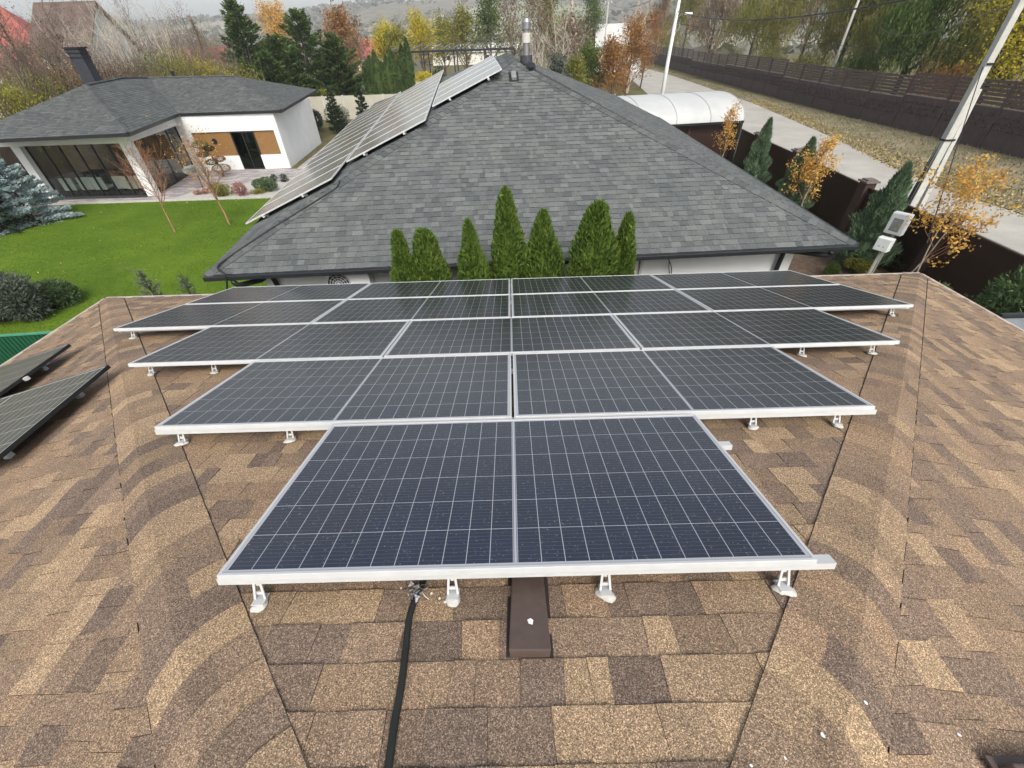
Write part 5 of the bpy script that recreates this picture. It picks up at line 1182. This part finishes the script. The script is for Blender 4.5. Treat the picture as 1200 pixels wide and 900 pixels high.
# pergola
pg_ = empty('pergola', (0, 0, 0)); tag(pg_, 'grey metal pergola frame behind the farther concrete fence', 'pergola')
a = AT(460, 62, 74); b = AT(603, 55, 74)
q = MB(); zz = float(a[2]); xs_ = np.linspace(a[0], b[0], 13)
for yy in (74, 79): q.bar((a[0], yy, zz), (b[0], yy, zz), .16, .2)
q.build('beam', M['darkmetal'], pg_); q = MB()
for x in xs_: q.bar((x, 73.4, zz + .25), (x + .6, 80, zz + .75), .14, .12)
q.build('rafters', M['steel'], pg_)
for x in xs_[::3]:
    for yy in (74, 79): q = MB(); q.bar((x, yy, 0), (x, yy, zz), .16); q.build('post', M['darkmetal'], pg_)
def house_(lb_, c, sx, sy, h, rh, rz, wall, roof, ridge='x', hip=False, wins=(), nm='house', chim=None):
    r = empty(nm, (c[0], c[1], 0), R(rz)); tag(r, lb_, 'house'); q = MB(); q.box((0, 0, h / 2), (sx, sy, h))
    if not hip:
        if ridge == 'x':
            for s_ in (-1, 1): q.poly([(s_ * sx / 2, -sy / 2, h), (s_ * sx / 2, sy / 2, h), (s_ * sx / 2, 0, h + rh)])
        else:
            for s_ in (-1, 1): q.poly([(-sx / 2, s_ * sy / 2, h), (sx / 2, s_ * sy / 2, h), (0, s_ * sy / 2, h + rh)])
    q.build('wall', wall, r); q = MB(); o_ = .5; t = .12
    def slab(pts):
        n = len(q.v); 
        for p in pts: q.v.append(p)
        for p in pts: q.v.append((p[0], p[1], p[2] + t))
        k = len(pts); q.f.append(tuple(n + k + i for i in range(k))); q.f.append(tuple(n + i for i in reversed(range(k)))); q.c += [(1,) * 4] * (2 + k)
        for i in range(k): q.f.append((n + i, n + (i + 1) % k, n + k + (i + 1) % k, n + k + i))
    X = sx / 2 + o_; Y = sy / 2 + o_; zl = h - rh / (sy / 2 if ridge == 'x' else sx / 2) * o_ + .02; zr = h + rh + .02
    if hip:
        g_ = max(0, X - Y)
        slab([(-X, -Y, zl), (X, -Y, zl), (g_, 0, zr), (-g_, 0, zr)] if g_ > 0 else [(-X, -Y, zl), (X, -Y, zl), (0, 0, zr)]); slab([(X, Y, zl), (-X, Y, zl), (-g_, 0, zr), (g_, 0, zr)]); slab([(X, -Y, zl), (X, Y, zl), (g_, 0, zr)]); slab([(-X, Y, zl), (-X, -Y, zl), (-g_, 0, zr)])
    elif ridge == 'x': slab([(-X, -Y, zl), (X, -Y, zl), (X, 0, zr), (-X, 0, zr)]); slab([(X, Y, zl), (-X, Y, zl), (-X, 0, zr), (X, 0, zr)])
    else: slab([(-X, Y, zl), (-X, -Y, zl), (0, -Y, zr), (0, Y, zr)]); slab([(X, -Y, zl), (X, Y, zl), (0, Y, zr), (0, -Y, zr)])
    rf = q.build('roof', roof, r)
    for (x, z, w, hh) in wins:
        q = MB(); q.box((x, -sy / 2 - .02, z), (w, .06, hh)); f_ = q.build('window', M['white_plastic'], r); q = MB(); q.box((x, -sy / 2 - .06, z), (w * .8, .03, hh * .85)); q.build('pane', simple('dark_pane', (.03, .035, .04), .15) if 'dark_pane' not in bpy.data.materials else bpy.data.materials['dark_pane'], f_)
    if chim: q = MB(); q.box((chim[0], chim[1], h + rh * .7), (.6, .6, rh * 1.1)); q.build('chimney', M['brick'], rf)
    return r
Pc = AT(88, 45, 58); house_('old house with big weathered brown gable roof and white walls at upper left', (AT(90, 30, 60)[0], 60), float(AT(119, 20, 60)[0] - AT(60, 20, 60)[0]), 8, 6.4, HT(90, 4, AT(90, 30, 60)) - 6.4, 3, M['white_plaster'], M['brown_roof'], 'x', False, [(-2, 4.2, 1.2, 1.3), (2, 4.2, 1.2, 1.3)])
house_('red metal roofed house with white walls at the far upper left edge', (AT(8, 40, 62)[0], 62), 11, 9, 5.0, HT(8, 10, AT(8, 40, 62)) - 5.0, 15, M['white_plaster'], M['red_roof'], 'x', True, [(1, 1.7, 1.2, 1.2)])
house_('small distant house with bright red roof and chimney in the centre distance', (-35, 150), 10, 10, 3.2, 3.4, -20, M['cream_plaster'], M['red_roof'], 'x', False, [(-2, 2, 1.3, 1.4), (2, 2, 1.3, 1.4)], chim=(-2.5, -2))
house_('red roofed house half hidden behind the tall pine', (-72, 128), 10, 9, 3.0, 3, 10, M['cream_plaster'], M['red_roof'], 'x', False, [(0, 1.8, 1.2, 1.2)])
house_('long low pale roofed building beyond the yellow trees', (-9, 165), 26, 8, 3.2, 1.6, -3, M['cream_plaster'], M['pale_roof'], 'x', False, [(-8, 1.8, 1.4, 1.2), (-2, 1.8, 1.4, 1.2), (4, 1.8, 1.4, 1.2)], nm='low_building')
house_('white gabled house with pale roof near the street end', (24, 112), 9, 10, 4.4, 3.2, -8, M['white_plaster'], M['pale_roof'], 'x', False, [(-2, 2.8, 1.2, 1.4), (1.5, 2.8, 1.2, 1.4)])
sh = empty('garden_shed', (3.3 - 5.2, 60, 0)); tag(sh, 'low white shed with faded red roof edge behind the grey roof peak', 'shed')
q = MB(); q.box((.3, 0, 1.3), (5.6, 3, 2.6)); q.build('wall', M['white_plaster'], sh); q = MB(); q.box((.3, -.1, 2.72), (6.4, 3.8, .22)); q.build('roof', M['red_trim'], sh)
house_('dark red brick house behind the street fence at the right edge', (45, 33), 12, 9, 4.2, 2.8, -80, M['brick'], simple('grey_slate_roof', (.2, .2, .19), .9), 'x', False, [(-2, 2, 1.4, 1.4), (2.5, 2, 1.4, 1.4)])
sr = empty('carport', (12.9, 4.0, 0)); # small roof seen at the right edge over our roof
tag(sr, 'flat grey metal canopy roof with white edge at the right edge below the juniper', 'canopy')
g1 = G(1172, 372, 2.35); q = MB(); q.box((g1[0] - 12.9 + 2.2, g1[1] - 4.0 - 2.6, 2.35), (4.6, 5, .08)); q.build('roof_panel', simple('blue_grey_sheet', (.2, .22, .23), .5), sr); q = MB(); q.box((g1[0] - 12.9 + 2.2, g1[1] - 4 - .06, 2.4), (4.6, .06, .1)); q.build('front_edge', M['darkmetal'], sr)
for dx in (.1, 4.2): q = MB(); q.box((g1[0] - 12.9 + dx, g1[1] - 4 - .3, 1.15), (.1, .1, 2.3)); q.build('post', M['darkmetal'], sr)

# ------------------------------------------------------------------ trees and hedges beyond
seed = 300
TH = 'clipped dark thujas forming a hedge by the concrete fence'
for i in range(9):
    p = AT(428 + i * 6.5, 80, 57.5 + .3 * (i % 2)); columnar('hedge_thuja', ['leftmost', 'second', 'third', 'fourth', 'fifth', 'sixth', 'seventh', 'eighth', 'rightmost'][i] + ' thuja of the dark hedge right of the big pines', (p[0], p[1], 0), 4.4 + .5 * (i % 3) + (.9 if i > 6 else 0), .75, seed + i, 'pine', 1600, TH, .3, None, width=.3)
PG = 'big dark pines behind the pavilion'
for i, (px, Y, ty, r_, lb_) in enumerate([(303, 58, 2, 3.6, 'tallest dark pine with pointed tip behind the pavilion roof'), (368, 60, 14, 4.6, 'broad dark pine with pointed tip right of the tallest pine'), (338, 56, 44, 3.8, 'lower dense pine between the two tall pines'), (402, 60, 42, 3.6, 'rounded dark pine at the right end of the pine group'), (322, 53, 62, 3.0, 'low dark pine directly behind the right end of the pavilion roof')]):
    b0 = AT(px, 100, Y); z = HT(px - 2, ty, b0); conifer('pine', lb_, (b0[0], b0[1], 0), z, r_, 320 + i, 'pine', 15000, PG, lsize=.42, power=.62, bare=.04, width=.3, gaps=.4, droop=-.05)
for i, (px, Y, ty, r_, lf, lb_) in enumerate([(389, 41, 103, 1.0, 'spruce_dark', 'small spruce beside the pavilion corner, left of the pair'), (423, 42, 99, .95, 'spruce_dark', 'small spruce at the pale fence, right of the pair'), (262, 70, 20, 1.6, 'brownleaf', 'thin leaning dead conifer left of the tallest pine')]):
    b0 = AT(px, 120, Y); z = HT(px - 2, ty, b0); conifer('spruce', lb_, (b0[0], b0[1], 0), z, r_, 330 + i, lf, 4500, None, lsize=.2, power=.8)
for i, (px, py, rx, hh, lf, lb_) in enumerate([(381, 128, 1.6, 2.2, 'ygreen', 'yellowish bush beside the white side wall of the pavilion'), (398, 150, 1.3, 2.0, 'grey_conifer', 'silver grey bush next to the small spruces'), (372, 150, .9, 1.6, 'grey_conifer', 'grey shrub right at the pavilion corner'), (445, 118, 1.2, 1.6, 'brownleaf', 'bare brown twiggy shrub before the pale fence'), (478, 108, 1.3, 1.7, 'brownleaf', 'bare reddish shrub by the fence above the roof panels'),]):
    g_ = G(px, py, .2); shrub('garden_bush', lb_, (g_[0], g_[1], 0), rx, rx, hh, 340 + i, lf, 2600, .16, width=.4)
shrub('golden_bush', 'bright yellow bush under the pergola behind the farther concrete fence', AT(492, 72, 70) * [1, 1, 0], 2.2, 1.6, 3.4, 350, 'yellow', 2600, .22)
shrub('dark_bush', 'dark green bush right of the yellow one under the pergola', AT(512, 72, 71) * [1, 1, 0], 1.6, 1.4, 3.4, 351, 'spruce_dark', 1800, .22)

BG = 'bare brown trees of the old orchard at upper left'
rg = np.random.default_rng(77); k = 0
bare = [(-5, 38, -40, 'grey'), (20, 34, 10, 'grey'), (38, 46, -30, 'dark'), (68, 36, 30, 'grey'), (95, 48, -5, 'dark'), (128, 40, 10, 'pale'), (150, 50, -25, 'pale'), (172, 44, 5, 'pale'), (192, 54, -20, 'pale'), (214, 48, 20, 'pale'), (236, 62, 8, 'grey'), (140, 64, -30, 'grey'), (255, 80, 20, 'grey'), (180, 72, -10, 'grey'), (10, 60, -30, 'grey')]
for i, (px, Y, ty, kd) in enumerate(bare):
    b0 = AT(px, 90, Y); z = min(HT(px, ty, b0), 13); 
    bk_, tw_ = {'grey': ('bark', 'twig'), 'dark': ('bark_dark', 'twig'), 'pale': ('bark_pale', 'bark_pale')}[kd]
    tree('bare_tree', f'{onames[i] if i < 12 else ["thirteenth", "fourteenth", "fifteenth"][i - 12]} of the orchard trees by place in the list of crowns' if False else f'bare {({"grey": "grey brown", "dark": "dark", "pale": "pale stemmed"})[kd]} tree {["at the left edge of the photo", "left of the black chimney, nearest", "tall with spreading limbs before the brown roof", "low, directly left of the black chimney", "behind the black chimney", "just right of the black chimney", "leaning, above the pavilion ridge", "over the middle of the pavilion ridge", "tall, behind the pavilion ridge middle", "right of the pavilion roof pipe", "left of the dead conifer", "far behind the black chimney", "right before the far fields", "far above the pavilion ridge", "far at the left edge by the red roof"][i]}', 'tree', (b0[0], b0[1], 0), z, 3.4, 360 + i, bk_, tw_, 'brownleaf' if kd != 'pale' else None, 500, .12, .13 if kd != 'dark' else .2, BG, .35, thick=1.5, n1=22, n2=7, n3=5, clear=.18, up=.9, fork=2 if kd == 'pale' else 1, lean=(-.12, 0) if kd == 'pale' else (0, 0))
SG = 'scrub bushes behind the pavilion'
for i, (px, Y, hh, rx, lf, lb_) in enumerate([(-10, 30, 3.0, 2.6, 'ygreen', 'yellow green scrub at the left edge beside the pavilion roof'), (22, 33, 3.4, 2.8, 'olive', 'olive scrub bush left of the black chimney'), (52, 36, 3.2, 2.4, 'rust', 'rusty brown scrub bush near the black chimney'), (80, 37, 3.4, 2.2, 'ygreen', 'mossy yellow green bush at the chimney foot'), (125, 40, 4.0, 3.0, 'brownleaf', 'withered brown thicket right of the chimney'), (160, 42, 4.2, 3.0, 'brownleaf', 'withered brown thicket above the pavilion ridge'), (190, 44, 4.0, 2.8, 'green', 'green leaved bush behind the pavilion roof pipe'), (215, 43, 4.3, 2.8, 'ygreen', 'yellow green bush behind the pavilion ridge'), (240, 44, 4.4, 2.8, 'yellow', 'bright yellow bush behind the right end of the pavilion'), (265, 45, 3.9, 2.6, 'ygreen', 'yellow green bush touching the dark pines'), (60, 52, 5, 3.4, 'olive', 'olive bush below the weathered brown roof'), (30, 45, 4.4, 3.2, 'brownleaf', 'brown bush under the red roofed house'), (105, 55, 5.5, 3.4, 'brownleaf', 'tall brown bush right of the weathered roof'), (228, 58, 6.2, 3.6, 'brownleaf', 'brown thicket over the yellow bush'), (200, 66, 6.5, 3.8, 'brownleaf', 'distant brown thicket behind the pale stemmed trees'), (270, 74, 6.4, 3.6, 'brownleaf', 'brown thicket behind the dead conifer')]):
    b0 = AT(px, 90, Y); hh = HT(px, [88, 80, 76, 84, 68, 64, 55, 58, 60, 68, 50, 58, 44, 34, 32, 38][i], b0); rx = max(rx, hh * .55); r_ = shrub('scrub_bush', lb_, (b0[0], b0[1], 0), rx, rx, hh, 380 + i, lf, 6500, .19, SG, width=.35, lobes=12)
    rg = np.random.default_rng(900 + i); segs = []
    for _ in range(90):
        a = rg.normal(size=3) * [rx * .3, rx * .3, 0]; b = a + rg.normal(size=3) * [rx * .35, rx * .35, .3] + [0, 0, hh * rg.uniform(.7, 1.2)]; segs.append((a, b, .03, .008))
    sticks(segs, M['twig_grey' if i % 2 else 'twig'], 'twigs', r_, 3)
MG = 'mixed autumn trees in the middle distance'
mids = [(330, 95, 12, 4.5, 'orange', 'round orange yellow tree between the two tall pines'), (402, 85, 14, 3.5, 'rust', 'rusty orange bare tree behind the rounded pine'), (420, 100, 22, 3.5, 'brownleaf', 'pinkish brown tree left of the bright red roof'), (452, 92, 34, 3.2, 'yellow', 'yellow tree in front of the bright red roof'), (466, 88, 38, 2.6, 'ygreen', 'small green yellow tree at the right of the red roof'), (493, 95, 26, 4.2, 'yellow', 'yellow green tree right of the distant red roof'), (520, 105, 32, 4.5, 'ygreen', 'wide yellow green tree above the pergola'), (545, 95, 22, 4.8, 'ygreen', 'olive green tree left of the poplar'), (575, 88, -8, 4.8, 'green', 'tall open green tree left of the chimney flue'), (600, 95, -10, 5, 'brownleaf', 'brownish tree behind the chimney flue'), (625, 84, -12, 4.6, 'brownleaf', 'tall brown tree right of the chimney flue'), (645, 95, -20, 5, 'olive', 'tall olive tree behind the braced pole'), (690, 110, -12, 4.5, 'green', 'green poplar left of the white gabled house'), (668, 66, 28, 3.4, 'brownleaf', 'bare pale twigged tree behind the grey ridge')]
for i, (px, Y, ty, sp_, lf, lb_) in enumerate(mids):
    b0 = AT(px, 60, Y); z = min(HT(px, ty, b0), 16.5); tree('autumn_tree', lb_, 'tree', (b0[0], b0[1], 0), z, sp_, 420 + i, 'bark' if lf != 'brownleaf' else 'bark_pale', 'twig', lf, 4200 if lf != 'brownleaf' else 1500, .3, .16, MG, .55, n1=20, n2=6, n3=4, clear=.12, up=1.1, thick=1.8)
for i, (px, Y, ty, sp_, lf, lb_) in enumerate([(690, 52, 62, 2.2, 'green', 'green round bush behind the canopy left part'), (672, 50, 74, 1.6, 'ygreen', 'low yellow green bush touching the grey ridge'), (735, 55, 30, 2.6, 'rust', 'rusty orange cherry tree above the canopy'), (718, 50, 52, 2.2, 'rust', 'reddish brown twiggy bush above the canopy'), (752, 72, 22, 3.2, 'rust', 'orange brown tree at the start of the street fence'), (652, 44, 72, 1.5, 'grey_conifer', 'pale flowering shrub behind the right slope of grey roof')]):
    b0 = AT(px, 90, Y); z = HT(px, ty, b0); tree('cherry_tree' if lf == 'rust' else 'garden_tree', lb_, 'tree', (b0[0], b0[1], 0), z, sp_, 450 + i, 'bark_dark', 'twig', lf, 5200, .17, .1, MG, .28, n1=22, n2=6, n3=4, clear=.1, up=1.0)
for i, (px, Y, ty, lb_) in enumerate([(722, 62, -30, 'tall bare pale tree right of the white gabled house'), (736, 66, -25, 'second tall bare pale tree above the rusty cherry'), (655, 60, -12, 'bare pale tree with crooked limbs behind the ridge'), (628, 56, 30, 'small bare pale tree right of the flue')]):
    b0 = AT(px, 90, Y); z = min(HT(px, ty, b0), 13); tree('bare_tree', lb_, 'tree', (b0[0], b0[1], 0), z, 2.8, 470 + i, 'bark_pale', 'bark_pale', None, 0, .1, .13, MG, thick=1.6, n1=20, n2=6, n3=4, clear=.2, up=1.4, fork=2)
WLG = 'olive willows and trees behind the street fence'
wl = [(47, 160, 14, 6, 'brownleaf'), (44, 130, 14, 6.5, 'olive'), (42, 108, 14, 6, 'brownleaf'), (42, 90, 15, 6, 'olive'), (39, 76, 14, 5.5, 'olive'), (41, 64, 15, 5.5, 'olive'), (36.5, 56, 13, 4.8, 'olive'), (41, 50, 15, 5.5, 'olive'), (36, 46, 11, 4.5, 'green'), (39, 40, 13, 4.6, 'olive'), (52, 72, 15, 6, 'olive'), (54, 95, 16, 7, 'brownleaf'), (56, 56, 15, 6, 'green')]
wn_ = ['farthest', 'twelfth nearest', 'eleventh nearest', 'tenth nearest', 'ninth nearest', 'eighth nearest', 'seventh nearest', 'sixth nearest', 'low green', 'nearest']
wlab = ['brown tree at the far end of the street fence', 'drooping olive willow near the far end of the street fence', 'brown tree between two distant willows along the street', 'tall olive willow right of the white lamp pole', 'olive willow behind the middle of the street fence', 'large olive willow left of the thin far pole', 'drooping willow close behind the fence left of the concrete pole', 'tall olive willow directly behind the thin concrete pole', 'green lower tree just right of the thin concrete pole', 'olive willow left of the bright yellow tree', 'back row willow behind the middle of the fence', 'back row brown tree behind the distant willows', 'back row green willow behind the concrete pole']
for i, (x, y, h_, sp_, lf) in enumerate(wl):
    willow('willow', wlab[i], (x, y, 0), h_, sp_, 500 + i, lf, 19000 if y < 80 else 11000, WLG, .34 if y < 80 else .45)
yt = (36.5, 33.5, 0); tree('yellow_tree', 'bright yellow autumn tree behind the street fence near the brick house', 'tree', yt, 9.5, 4.4, 520, 'bark_dark', 'bark_dark', 'yellow', 9000, .2, .2, WLG, .45, n1=24, n2=7, n3=4, clear=.1, up=.6, lean=(-.1, .1))
tree('bare_tree', 'dark bare tree in front of the brick house at the upper right', 'tree', (35.5, 27, 0), 8, 3.2, 521, 'bark_dark', 'bark_dark', 'brownleaf', 700, .16, .2, WLG, .4, n1=20, n2=6, n3=4, clear=.2, up=1.0)
for i, (x, y, h_, rx, lf, lb_) in enumerate([(32.5, 48, 4.4, 2.0, 'green', 'green bush rising over the street fence left of the yellow tree'), (31.5, 37, 3.8, 1.6, 'rust', 'reddish bush behind the fence under the yellow tree'), (33, 29, 4.2, 1.8, 'olive', 'olive bush behind the fence before the brick house'), (33.5, 58, 4.4, 2.2, 'olive', 'olive bush over the street fence under the willows'), (35.8, 72, 4.6, 2.4, 'olive', 'farther olive bush over the street fence'), (37.5, 90, 5, 2.6, 'olive', 'far olive bush above the street fence end')]):
    shrub('roadside_bush', lb_, (x + 1, y, 0), rx, rx * 1.6, h_, 530 + i, lf, 3600, .22, WLG, width=.35, lobes=8)

# far woods: dark clumps over the distant hills, one mass
rng = np.random.default_rng(5); n = 26000
y = rng.uniform(260, 1900, n); x = rng.uniform(-1.3, 1.3, n) * (y + 200)
dn_ = np.sin(x / 130 + y / 210) + np.sin(x / 57 - y / 95 + 1) + .8 * np.sin(x / 340 + 2) + .6 * np.sin(y / 60)
kp = (dn_ > .55) | (np.abs(np.sin(y / 75 + x / 900)) < .09); x, y = x[kp], y[kp]; z = terrain_z(x, y) + rng.uniform(.5, 5, len(x))
o = leafmesh('distant_woods', np.stack([x, y, z], 1), np.tile(np.array([1.0, 0, .1]), (len(x), 1)), 13, 8, L['wood_far'], None, rng, .8); tag(o, 'dark patches of bare woods on the distant hills', 'woods', kind='stuff')
# haze
HB = MB(); HB.box((0, 950, 62), (9000, 2400, 180)); hz = HB.build('haze', None); b = NB('air_haze'); nt = b.t; nt.nodes.remove(b.p); v = nt.nodes.new('ShaderNodeVolumePrincipled'); v.inputs['Color'].default_value = (.93, .97, 1, 1); v.inputs['Density'].default_value = .00034
v.inputs['Anisotropy'].default_value = 0
nt.links.new(v.outputs[0], nt.nodes['Material Output'].inputs['Volume']); hz.data.materials.append(b.m); tag(hz, 'thin pale haze over the distant hills', 'haze', kind='stuff')

for i, (px, Y, ty, lb_) in enumerate([(183, 8.6, 314, 'small grey green pine sapling just beyond the far left corner of the brown roof'), (226, 7.6, 322, 'second tiny pine sapling between the brown roof and the grey eave')]):
    b0 = AT(px, 350, Y); conifer('pine_sapling', lb_, (b0[0], b0[1], 0), HT(px, ty, b0), .55, 600 + i, 'grey_conifer', 1500, None, lsize=.12, power=.8, width=.18, gaps=.5, upt=.6)

scatter('fallen_leaves', 'a few tan leaves scattered over the green lawn', lawnp, 160, .04, 'litter', .07, .05, 71, 0, 1, 'leaves')
